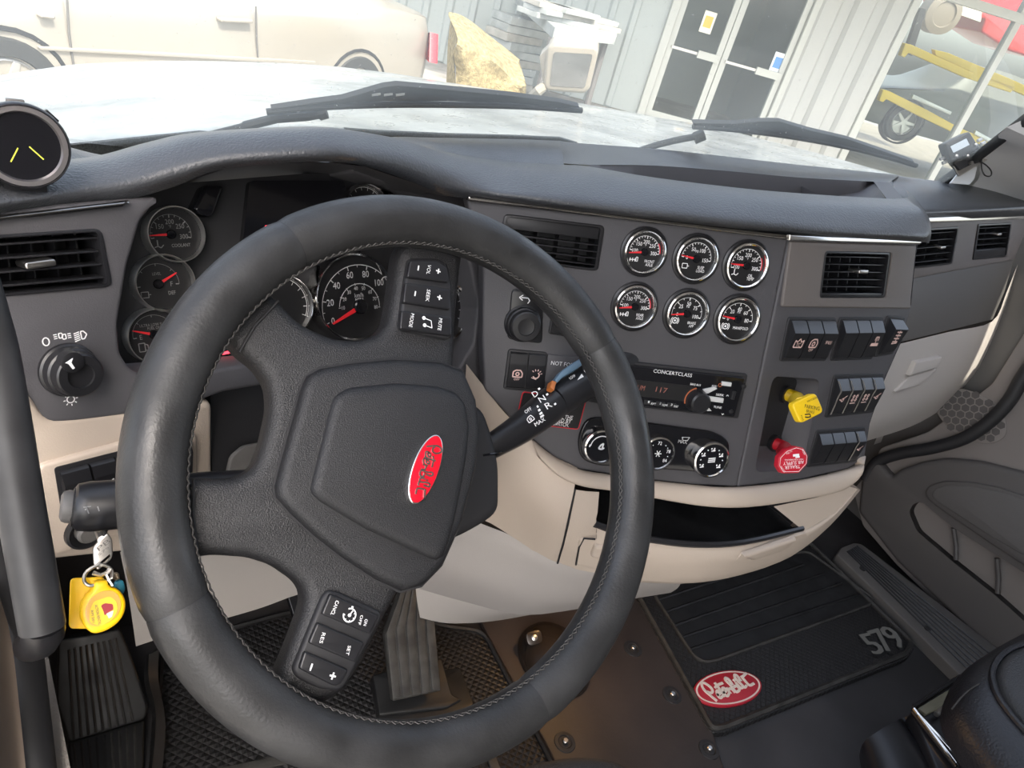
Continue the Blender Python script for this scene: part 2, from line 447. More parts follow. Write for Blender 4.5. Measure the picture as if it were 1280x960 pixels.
MB().pslab(PC, cp, -.03, 0, .004, .003, holes=[rounded(q4(PC, *CV), .006)]).build('centre_panel', PANEL, dash)
# the raised field round the six gauges
gf = MB(); gpx = [(775,345), (760,395), (757,425), (770,435), (925,448), (948,440), (962,395), (978,385)]
gf.path(PC, [PC.ab(x, y) for x, y in gpx[4:]], .0016, .0006)
VR = [(966,470), (1026,474), (1003,588), (943,590)]
rp = [(988,296), (1146,303), (1139,372), (1139,386), (1128,424), (1106,474), (1087,530), (1081,573), (1060,586), (1000,600), (922,609)]
MB().pslab(PR, rp, -.05, 0, .003, .003, holes=[rounded(q4(PR, *SV), .006), rounded(q4(PR, *VR), .014)]).build('switch_panel', PANEL, dash)
up_ = [(989,302), (1146,307), (1139,372), (1139,386), (978,384)]
o = MB().pslab(PR, up_, 0, .0035, .003, .002, holes=[rounded(q4(PR, *SV), .006)]).build('vent_surround', TAUPE, dash)
# right flank of the stack
e = [(1146,304), (1139,380), (1128,424), (1106,474), (1087,530), (1080,574)]
MB().grid([[PR.hit(*p), PR.hit(*p) + V3(.02, .26, -.005)] for p in e]).build('stack_flank', PANEL, dash)
# valve recess box
vr = MB(); Q = rounded(q4(PR, *VR), .014); k = len(Q)
QB = rounded(q4(PR, (974,478), (1021,481), (996,566), (950,569)), .010); kk = len(QB)
vr.grid([[PR.p(a, b, -.001), PR.p(a*.9+QB[i][0]*.1, b*.9+QB[i][1]*.1, -.006), PR.p(*QB[i], -.03)] for i, (a, b) in enumerate(Q)], cu=True)
vr.build('valve_recess', PANEL, dash)
MB().slab(PR, QB, -.034, -.029, 0).build('valve_plate', BLACKM, dash)
# passenger panels
MB().pslab(PP, [(1100,279), (1160,276), (1290,271), (1278,300), (1268,325), (1140,349), (1100,356)], -.05, 0, .004, .003, holes=[rounded(q4(PP, *PV1), .005), rounded(q4(PP, *PV2), .005)]).build('passenger_panel', TAUPE, dash)
MB().pslab(PP, [(1090,357), (1140,348), (1268,324), (1256,365), (1241,400), (1128,428), (1080,440)], -.05, -.004, .004, .003).build('passenger_insert', GREYP, dash)
# chrome strips
for fr, q in [(PL, [(-80,296), (0,270), (148,253), (163,251), (155,259), (0,277), (-80,303)]), (PC, [(585,245), (985,293), (984,300), (585,251)]), (PR, [(988,293), (1155,299), (1150,306), (987,301)]), (PP, [(1130,273), (1160,272), (1290,266), (1290,273), (1160,279), (1130,280)])]:
    MB().pslab(fr, q, -.004, .008 if fr is not PL else .005, .001, .002).build('chrome_strip', CHROME if fr in (PR, PP) else DCHROME, dash)

# ---- instrument cluster: dark face set back under the brow, with a grey surround
MB().pslab(PK, [(150,235), (600,200), (640,330), (615,490), (330,475), (140,480), (120,380)], -.03, -.012, .01, 0).build('cluster_face', BLACKM, dash)
SK = PK.off(.035)
MB().pslab(SK, [(440,196), (519,222), (575,240), (592,268), (606,335), (606,488), (580,478), (573,462), (592,430), (598,385), (590,340), (575,295), (545,258), (500,232), (440,216)], -.05, 0, .003, .004, c=0).build('cluster_surround', PANEL, dash)
# roof of the cluster recess
rf = []
for x, y in [(195,240), (230,228), (281,211), (340,204), (400,203), (456,208), (519,229), (560,246)]:
    p = aty(x, y, .607); rf.append([p, p + V3(.01, .07, -.022), p + V3(.02, .16, -.07)])
MB().grid(rf).build('brow_underside', PANEL, dash)
# message screen and the dark hood shapes beside the small gauges
tp = MB().pslab(PK, [(312,226), (430,226), (455,330), (300,335)], -.012, -.004, .005, 0).build('message_screen', GLOSS, dash)
sc = MB().pslab(PK, [(256,232), (281,232), (268,268), (262,272), (250,268), (242,262)], -.012, .006, .004, .003).build('warning_lamp_pod', GLOSS, dash)
ib = MB()
a0, b0 = PK.ab(339, 286); ib.path(PK, rect(a0-.004, a0+.004, b0-.003, b0+.003), .0012, -.0035, 0, True)
ib.build('warning_icon', REDGLOW, dash)
# ------------------------------------------------------------------ vents
def bil(q, s, t):
    (x0,y0),(x1,y1),(x2,y2),(x3,y3) = q
    return ((x0*(1-s)+x1*s)*(1-t) + (x3*(1-s)+x2*s)*t, (y0*(1-s)+y1*s)*(1-t) + (y3*(1-s)+y2*s)*t)
def vent(fr, px, nh, nv, tab, label, group=None, flap=0.0, top=0.0, fmat=None):
    q = q4(fr, *px); fmat = fmat or BLACK
    c = fr.p(*bil(q, .5, 1))
    t = thing('air_vent', label, 'vent', c, group)
    outer = rounded(q, .006); inn = rounded([bil(q, s, u) for s, u in ((.04,.05), (.96,.05), (.96,.95), (.04,.95))], .004)
    MB().slab(fr, outer, -.012, .002, .0012, holes=[inn]).build('frame', fmat, t)
    wall = rounded([bil(q, s, u) for s, u in ((.02,.03), (.98,.03), (.98,.97), (.02,.97))], .004)
    MB().slab(fr, wall, -.045, -.040).grid([[fr.p(a, b, -.004), fr.p(a, b, -.041)] for a, b in wall], cu=True).build('duct', BLACKM, t)
    h = (Vector(q[3]) - Vector(q[0])).length; dt = .0007/h
    for i in range(nv):
        s = .06 + .88*(i+.5)/nv; w_ = (Vector(q[1])-Vector(q[0])).length; ds = .0005/w_
        MB().slab(fr, [bil(q, s-ds, .06), bil(q, s+ds, .06), bil(q, s+ds, .94), bil(q, s-ds, .94)], -.034, -.016).build('blade', BLACK, t)
    t0, t1 = .05+top, .95-flap
    for i in range(nh):
        u = t0 + (t1-t0)*(i+.5)/nh
        MB().slab(fr, [bil(q, .04, u-dt), bil(q, .96, u-dt), bil(q, .96, u+dt), bil(q, .04, u+dt)], -.016, -.001, .0004).build('slat', BLACK, t)
    if flap: MB().slab(fr, [bil(q, .04, 1-flap), bil(q, .96, 1-flap), bil(q, .96, .96), bil(q, .04, .96)], -.014, .001, .001).build('lower_flap', BLACK, t)
    if top: MB().slab(fr, [bil(q, .04, .05), bil(q, .96, .05), bil(q, .96, top), bil(q, .04, top)], -.014, -.002, .001).build('upper_flap', BLACK, t)
    if tab:
        a, b = bil(q, *tab)
        o = MB().slab(fr, rect(a-.010, a+.010, b-.0026, b+.0026, .0022), -.010, .007, .0015).build('adjuster_tab', STEEL, t)
    return t
vent(PL, LV, 4, 5, (.46, .5), 'large black air vent at the left end of the dash above the headlight knob', 'dash air vents')
vent(PC, CV, 4, 4, None, 'black air vent half hidden behind the steering wheel rim, left of the six round gauges', 'dash air vents', top=.32)
vent(PR, SV, 5, 6, (.56, .42), 'black air vent with chrome tab in the taupe stack above the rocker switches', 'dash air vents', flap=.1)
vent(PP, PV1, 5, 3, (.62, .5), 'black air vent on passenger dash, the one partly hidden by the switch stack', 'dash air vents')
vent(PP, PV2, 4, 3, (.6, .3), 'rightmost black air vent, at the far end of the passenger dash', 'dash air vents', flap=.28)

# ------------------------------------------------------------------ gauges
def pol(r, deg): return (r*math.cos(math.radians(deg)), r*math.sin(math.radians(deg)))
def gauge(fr, px, py, rp, label, nums, ang, ticks, needle, words=(), arc=None, icon=None, group=None, dim=False, hubpx=None, thin=False, rot=0.0, nscale=.17):
    f = fr.at(px, py, rot); R = rpx(fr, px, py, rp)
    t = thing('gauge', label, 'gauge', f.p(0, -R, 0), group)
    if thin: prof = [(R*1.0, -.012), (R*1.02, .004), (R*1.0, .008), (R*.965, .008), (R*.94, .001)]
    else: prof = [(R*1.0, -.003), (R*1.0, .003), (R*.97, .0055), (R*.92, .0062), (R*.87, .005), (R*.84, .0015)]
    MB().lathe(f, prof, 48).build('chrome_bezel', SATIN if thin else CHROME, t)
    if not thin: MB().lathe(f, [(R*1.13, -.001), (R*1.12, .0018), (R*1.05, .0028), (R*1.0, .002)], 48).build('outer_ring', BLACK, t)
    MB().slab(f, ell(0, 0, R*.96, R*.96, 48), -.004, .0012).build('dial', DIAL, t)
    o = f.ab(*hubpx) if hubpx else (0, 0)
    g = Fr(f.p(*o), f.u, f.n); w_ = .0016; mk = MB()
    rt = R*.70; a0, a1 = ang
    mk.ring(g, rt*1.0, rt*1.02, a1, a0, w_, 0, 24)
    n = ticks
    for i in range(n+1):
        a = a0 + (a1-a0)*i/n; big = (i*(len(nums)-1)) % n == 0
        mk.line(g, pol(rt*(.84 if big else .90), a), pol(rt, a), R*(.035 if big else .022), w_)
    for i, sname in enumerate(nums):
        a = a0 + (a1-a0)*i/(len(nums)-1)
        if sname: x, y = pol(rt*.64, a); mk.text(g, sname, x, y, R*nscale, w_, sx=.85)
    for sname, x, y, h in words: mk.text(g, sname, x*R, y*R, h*R, w_, sx=.8)
    if icon: icon(mk, g, R)
    mk.build('markings', DIM if dim else WHITE, t, smooth=False)
    if arc: MB().ring(g, rt*1.03, rt*1.10, arc[0], arc[1], w_, 0, 10).build('red_arc', RED, t, smooth=False)
    nd = MB(); p, q = pol(R*.16, needle), pol(R*.74, needle)
    d = Vector(pol(1, needle+90))
    nd.slab(g, [tuple(Vector(p)+d*R*.045), tuple(Vector(q)+d*R*.018), tuple(Vector(q)-d*R*.018), tuple(Vector(p)-d*R*.045)], .002, .0032).build('needle', NEEDLE, t)
    MB().lathe(g, [(R*.17, .0012), (R*.165, .004), (R*.14, .005), (0, .0052)], 24).build('hub_cap', GLOSS, t)
    return t
def ic_axle(mk, g, R):
    for dx in (-.62, -.5, -.38): mk.line(g, ((dx)*R, -.30*R), ((dx)*R, -.46*R), R*.035, .0016)
    mk.line(g, (-.66*R, -.38*R), (-.34*R, -.38*R), R*.035, .0016); mk.path(g, rect(-.34*R, -.26*R, -.44*R, -.26*R), R*.03, .0016, 0, True)
def ic_tank(mk, g, R):
    mk.path(g, rect(-.6*R, -.36*R, -.44*R, -.24*R), R*.03, .0016, 0, True); mk.line(g, (-.36*R, -.34*R), (-.28*R, -.34*R), R*.03, .0016)
def ic_oil(mk, g, R):
    mk.line(g, (-.5*R, -.18*R), (-.5*R, -.38*R), R*.04, .0016); mk.path(g, [(-.62*R, -.44*R), (-.5*R, -.4*R), (-.4*R, -.46*R), (-.3*R, -.36*R)], R*.035, .0016)
def ic_disc(mk, g, R):
    h = Fr(g.p(-.5*R, -.34*R), g.u, g.n); mk.ring(h, R*.10, R*.14, 0, 360, .0016, 0, 16); mk.ring(h, 0, R*.05, 0, 360, .0016, 0, 8); mk.ring(h, R*.17, R*.2, 130, 230, .0016, 0, 6); mk.ring(h, R*.17, R*.2, -50, 50, .0016, 0, 6)
def ic_fuel(mk, g, R):
    mk.path(g, rect(-.56*R, -.36*R, -.56*R, -.26*R), R*.035, .0016, 0, True); mk.path(g, [(-.36*R, -.3*R), (-.26*R, -.34*R), (-.26*R, -.52*R), (-.36*R, -.52*R)], R*.03, .0016)
GP = 'round gauges beside the radio'
T5 = ['100', '150', '200', '250', '300']
gauge(PC, 804.8, 314.7, 26.3, 'front axle temperature gauge, top left of the six chrome gauges', T5, (176, -4), 16, 187, [('°F', 0, .30, .1), ('FRONT', .32, -.40, .13), ('AXLE', .32, -.55, .13)], (-2, 34), ic_axle, GP)
gauge(PC, 869.4, 323.4, 26.3, 'suspension load air gauge, top middle of the six chrome gauges', ['0', '50', '100', '150'], (176, -4), 15, 172, [('PSI', -.02, .32, .11), ('SUSP', .30, -.36, .13), ('LOAD', .30, -.51, .13)], None, ic_tank, GP)
gauge(PC, 931.9, 331.6, 26.3, 'oil temperature gauge, top right of the six chrome gauges', T5, (192, -14), 16, 179, [('°F', 0, .30, .1), ('OIL', .30, -.42, .13), ('TEMP', .32, -.56, .13)], (-12, 30), ic_oil, GP)
gauge(PC, 792.8, 383.0, 26.3, 'rear axle temperature gauge, bottom left of the six chrome gauges', T5, (176, -4), 16, 188, [('°F', 0, .30, .1), ('REAR', .32, -.36, .13), ('AXLE', .32, -.51, .13)], (-2, 34), ic_axle, GP)
gauge(PC, 857.7, 391.7, 26.3, 'brake application pressure gauge, bottom middle of the six chrome gauges', ['0', '25', '50', '75', '100'], (188, -14), 8, 187, [('PSI', 0, .32, .11), ('BRAKE', .32, -.40, .12), ('APP', .32, -.54, .12)], None, ic_disc, GP)
gauge(PC, 920.9, 398.8, 26.3, 'manifold pressure gauge, bottom right of the six chrome gauges', ['0', '20', '40', '60', '80'], (180, -4), 8, 172, [('PSI', 0, .32, .11), ('MANIFOLD', .24, -.38, .13)], None, ic_disc, GP)
GL = 'three stacked gauges left of the wheel'
gauge(PK, 218, 293, 36.0, 'coolant temperature gauge, topmost of the three left of the wheel', ['', '150', '200', '250', '300'], (190, -12), 12, 181, [('COOLANT', .30, -.40, .12), ('°F', 0, .28, .1)], None, ic_oil, GL, True, (213, 293), True)
gauge(PK, 204.5, 353.5, 37.5, 'exhaust fluid level gauge, middle of the three left of the wheel', ['', '', '', 'F'], (185, -4), 4, 28, [('DEF', .42, -.34, .13), ('LEVEL', .0, .36, .1)], None, ic_tank, GL, True, (197, 355), True)
gauge(PK, 194.5, 420, 37.0, 'fuel gauge with red lamp, lowest of the three left of the wheel', ['E', '', '', ''], (185, -4), 4, 162, [('ULTRA LOW SULFUR', .1, .36, .1), ('FUEL ONLY', .1, .24, .1)], None, ic_fuel, GL, True, (192, 418), True)
# red warning lamp in the fuel gauge
g0 = PK.at(192, 434); MB().slab(g0, ell(0, 0, .0035, .003, 12), .001, .0022).build('fuel_warning_lamp', REDGLOW, dash)

def speedo():
    f = PK.at(440.5, 371); R = rpx(PK, 440.5, 371, 47)
    t = thing('speedometer', 'speedometer seen through the steering wheel with a red needle on zero', 'speedometer', f.p(0, -R, 0))
    MB().lathe(f, [(R*1.04, -.012), (R*1.04, .008), (R*1.01, .010), (R*.97, .008), (R*.95, .001)], 56).build('chrome_bezel', CHROME, t)
    MB().slab(f, ell(0, 0, R*.98, R*.98, 56), -.004, .0012).build('dial', DIAL, t)
    g = Fr(f.p(*f.ab(449, 383)), f.u, f.n); w_ = .0016; mk = MB()
    mk.ring(g, R*.97, R*.985, 42, 195, w_, 0, 30)
    for i, sname in enumerate(['0', '20', '40', '60', '80', '100']):
        a = 199 - i*31.5; x, y = pol(R*.78, a); mk.text(g, sname, x, y, R*.155, w_, sx=.85)
        mk.line(g, pol(R*.88, a), pol(R*.985, a), R*.022, w_)
        if i < 5: mk.line(g, pol(R*.92, a-15.7), pol(R*.985, a-15.7), R*.014, w_)
    mk.ring(g, R*.53, R*.545, -5, 175, w_, 0, 24)
    for i, sname in enumerate(['10', '20', '30', '40', '50', '60', '70', '80']):
        a = 178 - i*26.5; x, y = pol(R*.44, a); mk.text(g, sname, x, y, R*.085, w_, sx=.85)
        mk.line(g, pol(R*.5, a), pol(R*.56, a), R*.014, w_)
    mk.text(g, 'km/h', 0, R*.27, R*.10, w_, sx=.85); mk.text(g, 'MPH', 0, R*.16, R*.09, w_, sx=.85)
    mk.build('markings', PRINT, t, smooth=False)
    a = 203; p, q = pol(R*.1, a), pol(R*.82, a); d = Vector(pol(1, a+90))
    MB().slab(g, [tuple(Vector(p)+d*R*.05), tuple(Vector(q)+d*R*.02), tuple(Vector(q)-d*R*.02), tuple(Vector(p)-d*R*.05)], .002, .0035).build('needle', NEEDLE, t)
    MB().lathe(g, [(R*.18, .0012), (R*.175, .005), (R*.15, .006), (0, .0062)], 24).build('hub_cap', GLOSS, t)
speedo()
def plain_gauge(px, py, rp, label, fr=PK, name='gauge', nums=()):
    f = fr.at(px, py); R = rpx(fr, px, py, rp)
    t = thing(name, label, 'gauge', f.p(0, -R, 0))
    MB().lathe(f, [(R*1.04, -.012), (R*1.04, .008), (R*1.01, .010), (R*.96, .008), (R*.94, .001)], 48).build('chrome_bezel', CHROME, t)
    MB().slab(f, ell(0, 0, R*.97, R*.97, 48), -.006, .0012).build('dial', DIAL, t)
    mk = MB()
    for i in range(13):
        a = 215-i*20; mk.line(f, pol(R*.78, a), pol(R*.92, a), R*.02, .0016)
    mk.ring(f, R*.90, R*.92, -25, 215, .0016, 0, 30); mk.build('markings', PRINT, t, smooth=False)
    return t
plain_gauge(350, 383, 37, 'tachometer mostly hidden by the wheel, its right rim showing left of the speedometer')
plain_gauge(549, 388, 31, 'round gauge behind the audio button spoke, only its right chrome rim showing')
plain_gauge(508, 250, 27, 'small gauge under the dash brow, just above the top of the wheel rim')
plain_gauge(455, 262, 26, 'small gauge under the dash brow beside the message screen, mostly hidden by the wheel')
# red status display low in the cluster
st = MB().pslab(PK, [(262,436), (300,432), (325,447), (330,455), (270,458)], -.01, .004, .003, .002).build('status_display', GLOSS, dash)
MB().pslab(PK.off(.0045), [(274,441), (293,437), (296,440), (276,444)], 0, .0004).pslab(PK.off(.0045), [(276,449), (298,448), (298,451), (277,452)], 0, .0004).build('status_light', REDGLOW, dash)

# ------------------------------------------------------------------ rotary knobs
def rotary(fr, px, py, rp, h, label, name='control_knob', plate=None, groove=True, group=None, cap=.55):
    f = fr.at(px, py); R = rpx(fr, px, py, rp)
    t = thing(name, label, 'knob', f.p(0, -R, 0), group)
    if plate: MB().pslab(fr, plate, -.002, .002, .006, .0015).build('backplate', BLACK, t)
    MB().lathe(f, [(R*1.1, -.002), (R*1.08, .003), (R*1.0, .004), (R*1.0, h*.35), (R*.97, h*.5), (R*.9, h*.55), (R*.86, h*.95), (R*.8, h), (R*cap, h*1.01), (R*cap*.97, h*.9), (0, h*.86)], 48).build('knob_body', BLACK, t, sharp=30)
    return t, f, R
t, f, R = rotary(PL, 85, 462, 34, .022, 'large black headlight knob under the left air vent', 'headlight_knob', cap=.5)
MB().lathe(f.at(81, 445, 0, .0) if False else Fr(f.p(-.004, .012, 0), f.u, f.n), [(R*.42, .015), (R*.40, .0235), (R*.3, .0242), (0, .0242)], 32).build('knob_button', BLACK, t)
MB().slab(f, [(-R*.50, R*.70), (-R*.22, R*.82), (-R*.30, R*.66), (-R*.22, R*.42), (-R*.30, R*.40), (-R*.40, R*.62)], .020, .0250).build('pointer', WHITE, t)
lg = MB(); F_ = PL
def icon_pts(fr, px, pts, sc, rot=0): 
    a, b = fr.ab(*px); return [(a+x*sc, b+y*sc) for x, y in pts]
k = .0030
lg.path(F_, ell(*F_.ab(57, 427), .0022, .003, 14), .0009, .0006, 0, True)
for cx in (72, 83):
    a, b = F_.ab(cx, 420); s_ = 1 if cx == 72 else -1
    h = Fr(F_.p(a, b), F_.u*s_, F_.n*1)
    q = [(a + s_*x*k, b + y*k) for x, y in ((.2,.6), (.9,.6), (1.1,0), (.9,-.6), (.2,-.6))]
    lg.path(F_, q, .0008, .0006, 0, True)
    for dy in (.5, 0, -.5): lg.line(F_, (a-s_*.2*k, b+dy*k), (a-s_*1.0*k, b+dy*k), .0007, .0006)
a, b = F_.ab(101, 419)
lg.path(F_, [(a, b+.003), (a+.002, b+.003), (a+.004, b), (a+.002, b-.003), (a, b-.003)], .0009, .0006, 0, True)
for i in range(5): lg.line(F_, (a-.001, b+.003-i*.0015), (a-.005, b+.0022-i*.0015), .0008, .0006)
a, b = F_.ab(88, 499); h = Fr(F_.p(a, b), F_.u, F_.n); lg.ring(h, .0022, .0031, 0, 360, .0006, 0, 16)
for i in range(8): lg.line(h, pol(.0036, 45*i), pol(.0052, 45*i), .0008, .0006)
lg.build('lamp_legends', WHITE, t, smooth=False)
t, f, R = rotary(PC, 653, 404, 21, .02, 'round black mirror knob with an arrow mark left of the gauges, behind the rim', 'mirror_knob', [(640,361), (680,365), (678,430), (634,424)], cap=.5)
ar = MB(); a, b = PC.ab(655, 374)
ar.path(PC, [(a-.004, b+.002), (a+.004, b+.002), (a+.006, b-.001), (a+.004, b-.004)], .0011, .0026).line(PC, (a-.006, b+.002), (a-.002, b+.005), .0011, .0026).line(PC, (a-.006, b+.002), (a-.002, b-.001), .0011, .0026)
ar.build('arrow_legend', WHITE, t, smooth=False)

# ------------------------------------------------------------------ rocker switches
def face_frame(p00, p10, p01):
    """Frame on a switch face: p00 lower left, p10 lower right, p01 upper left."""
    u = p10-p00; v = p01-p00; n = u.cross(v); o = (p10+p01)/2
    return Fr(o, u, n), u.length, v.length
def switch(fr, q, s0, s1, label, icon=None, chrome=False, group=None, h=.012, crease=.30, hood=False, mt=None, ic_mat=None, low=.004):
    g = (s1-s0)*.04
    P = lambda s, t, c: fr.p(*bil(q, s, t), c)
    sa, sb = s0+g, s1-g
    t = thing('rocker_switch', label, 'switch', P((s0+s1)/2, 1, 0), group)
    prof = [(0, 0), (.02, .0035), (.05, .005), (crease-.03, h*.95), (crease, h), (crease+.04, h*.97), (.95, low+.001), (.99, low-.001), (1, 0)]
    mb = MB(); G = [[P(sa, u, c) for u, c in prof], [P(sb, u, c) for u, c in prof]]
    mb.grid(G)
    for row in G: mb.add(row, [tuple(range(len(row)))])
    mb.build('rocker', mt or BLACK, t, sharp=25)
    if chrome:
        # bright edge running along the right-hand side of the rocker
        for s_ in (sa,):
            pts = [P(s_, u, c+.0004) for u, c in [(.06, .006), (.2, h*.9), (crease, h+.0006), (crease+.15, h*.86), (.7, h*.5+.002), (.97, low+.001)]]
            MB().tube([V3(p) for p in cr(pts, 3)], .0009, 6).build('bright_edge', STEEL, t)
    if icon:
        ff, W, H = face_frame(P(sa, .96, low+.0008), P(sb, .96, low+.0008), P(sa, crease+.04, h*.97))
        mk = MB(); icon(mk, ff, min(W, H)*.5); mk.build('legend', ic_mat or PINK, t, smooth=False)
    return t
def ctr(ff, dy): return Fr(ff.p(0, dy), ff.u, ff.n)
W6 = .0008
def ic_tc(mk, f, k):
    f = ctr(f, k*.35); mk.path(f, [(-.6*k, -.4*k), (-.6*k, .3*k), (-.3*k, .1*k), (0, .45*k), (.3*k, .1*k), (.6*k, .3*k), (.6*k, -.4*k)], k*.12, W6, 0, True); mk.text(f, 'TC', 0, -.15*k, k*.36, W6)
def ic_engine(mk, f, k):
    f = ctr(f, k*.3); mk.path(f, [(-.5*k, -.35*k), (-.5*k, .25*k), (-.2*k, .45*k), (.3*k, .45*k), (.55*k, .1*k), (.55*k, -.35*k)], k*.13, W6, 0, True); mk.ring(f, k*.12, k*.25, 0, 360, W6, 0, 10); mk.text(f, 'OFF', 0, -.62*k, k*.26, W6)
def ic_spare(mk, f, k): mk.text(ctr(f, k*.45), 'SPARE', 0, 0, k*.34, W6, sx=.75)
def ic_veh(mk, f, k):
    f = ctr(f, k*.4); mk.slab(f, rect(-.6*k, .6*k, -.45*k, -.12*k), W6-.0002, W6); mk.path(f, [(-.2*k, .15*k), (-.2*k, .5*k), (.3*k, .5*k), (.3*k, .1*k)], k*.13, W6); mk.line(f, (0, .5*k), (0, -.1*k), k*.12, W6)
def ic_spring(mk, f, k):
    f = ctr(f, k*.45)
    for i in range(4): mk.line(f, (-.4*k, (.5-i*.3)*k), (.4*k, (.42-i*.3)*k), k*.13, W6)
    mk.line(f, (0, .6*k), (0, -.55*k), k*.12, W6); mk.line(f, (-.4*k, -.6*k), (.4*k, -.6*k), k*.14, W6)
def ic_dome(mk, f, k):
    f = ctr(f, k*.3); mk.ring(f, k*.28, k*.42, 200, 420, W6, 0, 10)
    for i in range(5): mk.line(f, pol(k*.5, 20+i*28), pol(k*.72, 20+i*28), k*.1, W6)
    mk.line(f, (-.5*k, -.3*k), (.1*k, -.5*k), k*.1, W6)
def ic_wheels(mk, f, k):
    f = ctr(f, k*.4)
    for x, y in ((-.3,.35), (.3,.35), (-.3,-.1), (.3,-.1)): mk.ring(Fr(f.p(x*k, y*k), f.u, f.n), k*.08, k*.22, 0, 360, W6, 0, 8)
    mk.line(f, (-.5*k, -.5*k), (.5*k, -.5*k), k*.12, W6)
def ic_small(mk, f, k):
    f = ctr(f, k*.4); mk.ring(f, k*.12, k*.26, 0, 360, W6, 0, 8); mk.line(f, (.1*k, .2*k), (.55*k, .5*k), k*.12, W6); mk.line(f, (-.6*k, .1*k), (-.3*k, -.05*k), k*.12, W6)
def bank(fr, px, name, pad_=.003):
    q = q4(fr, *px); MB().slab(fr, rounded(inset([q[3], q[2], q[1], q[0]], -pad_), .004), -.004, .0022, .001).build(name, BLACKM, dash); return q
SW = 'rocker switches in the right stack'
q = bank(PR, [(986,399), (1042,400), (1030,448), (976,448)], 'switch_bezel')
switch(PR, q, 0, 1/3, 'black rocker with a TC mark, first from the left in the upper row', ic_tc, group=SW)
switch(PR, q, 1/3, 2/3, 'black rocker with an engine mark, second from the left in the upper row', ic_engine, group=SW)
switch(PR, q, 2/3, 1, 'black rocker lettered SPARE, third from the left in the upper row', ic_spare, group=SW)
q = bank(PR, [(1050,399), (1101,399), (1088,446), (1039,448)], 'switch_bezel')
switch(PR, q, 0, 1/3, 'plain black rocker right after the one lettered SPARE in the upper row', None, group=SW)
switch(PR, q, 1/3, 2/3, 'plain black rocker, middle of the second trio in the upper row', None, group=SW)
switch(PR, q, 2/3, 1, 'black rocker with a vehicle mark, last of the second trio in the upper row', ic_veh, group=SW)
q = bank(PR, [(1109,397), (1128,399), (1114,440), (1094,443)], 'switch_guard')
switch(PR, q, .05, .95, 'guarded black rocker at the right end of the upper row', ic_spring, group=SW, h=.015, crease=.25)
q = bank(PR, [(1043,472), (1101,470), (1089,512), (1033,518)], 'switch_bezel', .004)
switch(PR, q, 0, .25, 'bright edged rocker beside the yellow knob, first in the middle row', ic_small, True, SW)
switch(PR, q, .25, .5, 'bright edged rocker with wheels mark, second in the middle row', ic_wheels, True, SW)
switch(PR, q, .5, .75, 'bright edged rocker with wheels mark, third in the middle row', ic_wheels, True, SW)
switch(PR, q, .75, 1, 'bright edged rocker at the right end of the middle row', ic_small, True, SW)
q = bank(PR, [(1021,541), (1078,537), (1067,574), (1010,580)], 'switch_bezel', .004)
switch(PR, q, 0, .27, 'plain black rocker nearest the red knob in the bottom row', None, group=SW)
switch(PR, q, .27, .53, 'plain black rocker, second in the bottom row of the stack', None, group=SW)
switch(PR, q, .53, .78, 'plain black rocker, third in the bottom row of the stack', None, group=SW)
switch(PR, q, .79, 1, 'bright edged rocker at the right end of the bottom row', ic_small, True, SW)
q = bank(PC, [(637,438), (682,442), (678,487), (631,484)], 'switch_bezel', .002)
switch(PC, q, 0, .5, 'black rocker with an engine mark below the mirror knob', ic_engine, h=.006, crease=.3, low=.003)
switch(PC, q, .5, 1, 'black rocker with a lamp dimmer mark below the mirror knob', ic_dome, h=.006, crease=.3, low=.003)
q = bank(PC, [(690,394), (716,398), (713,420), (686,416)], 'switch_bezel', .001)
switch(PC, q, 0, 1, 'blank black switch just left of the lower gauges, half behind the rim', None, h=.004, low=.003)

# notice plate and red-edged warning sticker behind the right stalk
pl = MB().pslab(PC, [(685,443), (745,449), (738,483), (681,478)], 0, .003, .002, .001).build('notice_plate', PANEL); tag(pl, 'grey notice plate behind the right stalk, lettered NOT FOR', 'plate')
MB().ptext(PC, 'NOT FOR P', (689,453.5), (722,457), 5, .0036).build('lettering', WHITE, pl, smooth=False)
q = [(653,489), (733,499), (723,537), (644,528)]
t = thing('warning_sticker', 'black warning sticker with a red outline behind the right stalk', 'sticker', PC.hit(690,534))
MB().slab(PC, rounded(q4(PC, *q), .004), 0, .0008).build('red_border', RED, t, smooth=False)
MB().slab(PC, inset(rounded(q4(PC, *(q[::-1])), .004), .0011), .0008, .0011).build('black_field', DIAL, t, smooth=False)
mk = MB()
mk.ptext(PC, 'ONLY USE', (664,500), (700,505), 5, .0014).ptext(PC, 'WHEN ALL THE', (676,517), (716,522.5), 5, .0014).ptext(PC, 'MOVED BY', (686,523.5), (714,527), 5, .0014).ptext(PC, 'SWITCH.', (692,529), (711,531.5), 5, .0014)
mk.build('lettering', WHITE, t, smooth=False)

# ------------------------------------------------------------------ radio
q = q4(PC, (767,449), (933,467), (921,522), (756,503))
t = thing('car_radio', 'black car radio with a round dial and dark display, below the six gauges', 'radio', PC.p(*bil(q, .5, 1)))
MB().slab(PC, rounded([q[3], q[2], q[1], q[0]], .003), -.002, .004, .0012).build('mounting_frame', BLACKM, t)
MB().slab(PC, rounded([bil(q, s, u) for s, u in ((.015,.95), (.95,.95), (.965,.06), (.02,.06))], .003), .004, .009, .0016).build('faceplate', GLOSS, t)
MB().slab(PC, [bil(q, s, u) for s, u in ((.06,.72), (.60,.72), (.61,.36), (.06,.36))], .009, .0095).build('display', DIAL, t)
RD = PC
def rpt(s, u): return bil(q, s, u)
a, b = rpt(.50, .2); mk = MB()
mk.ptext(PC, 'CONCERTCLASS', (817,463.5), (865,469.5), 4.2, .0094); mk.build('brand_lettering', WHITE, t, smooth=False)
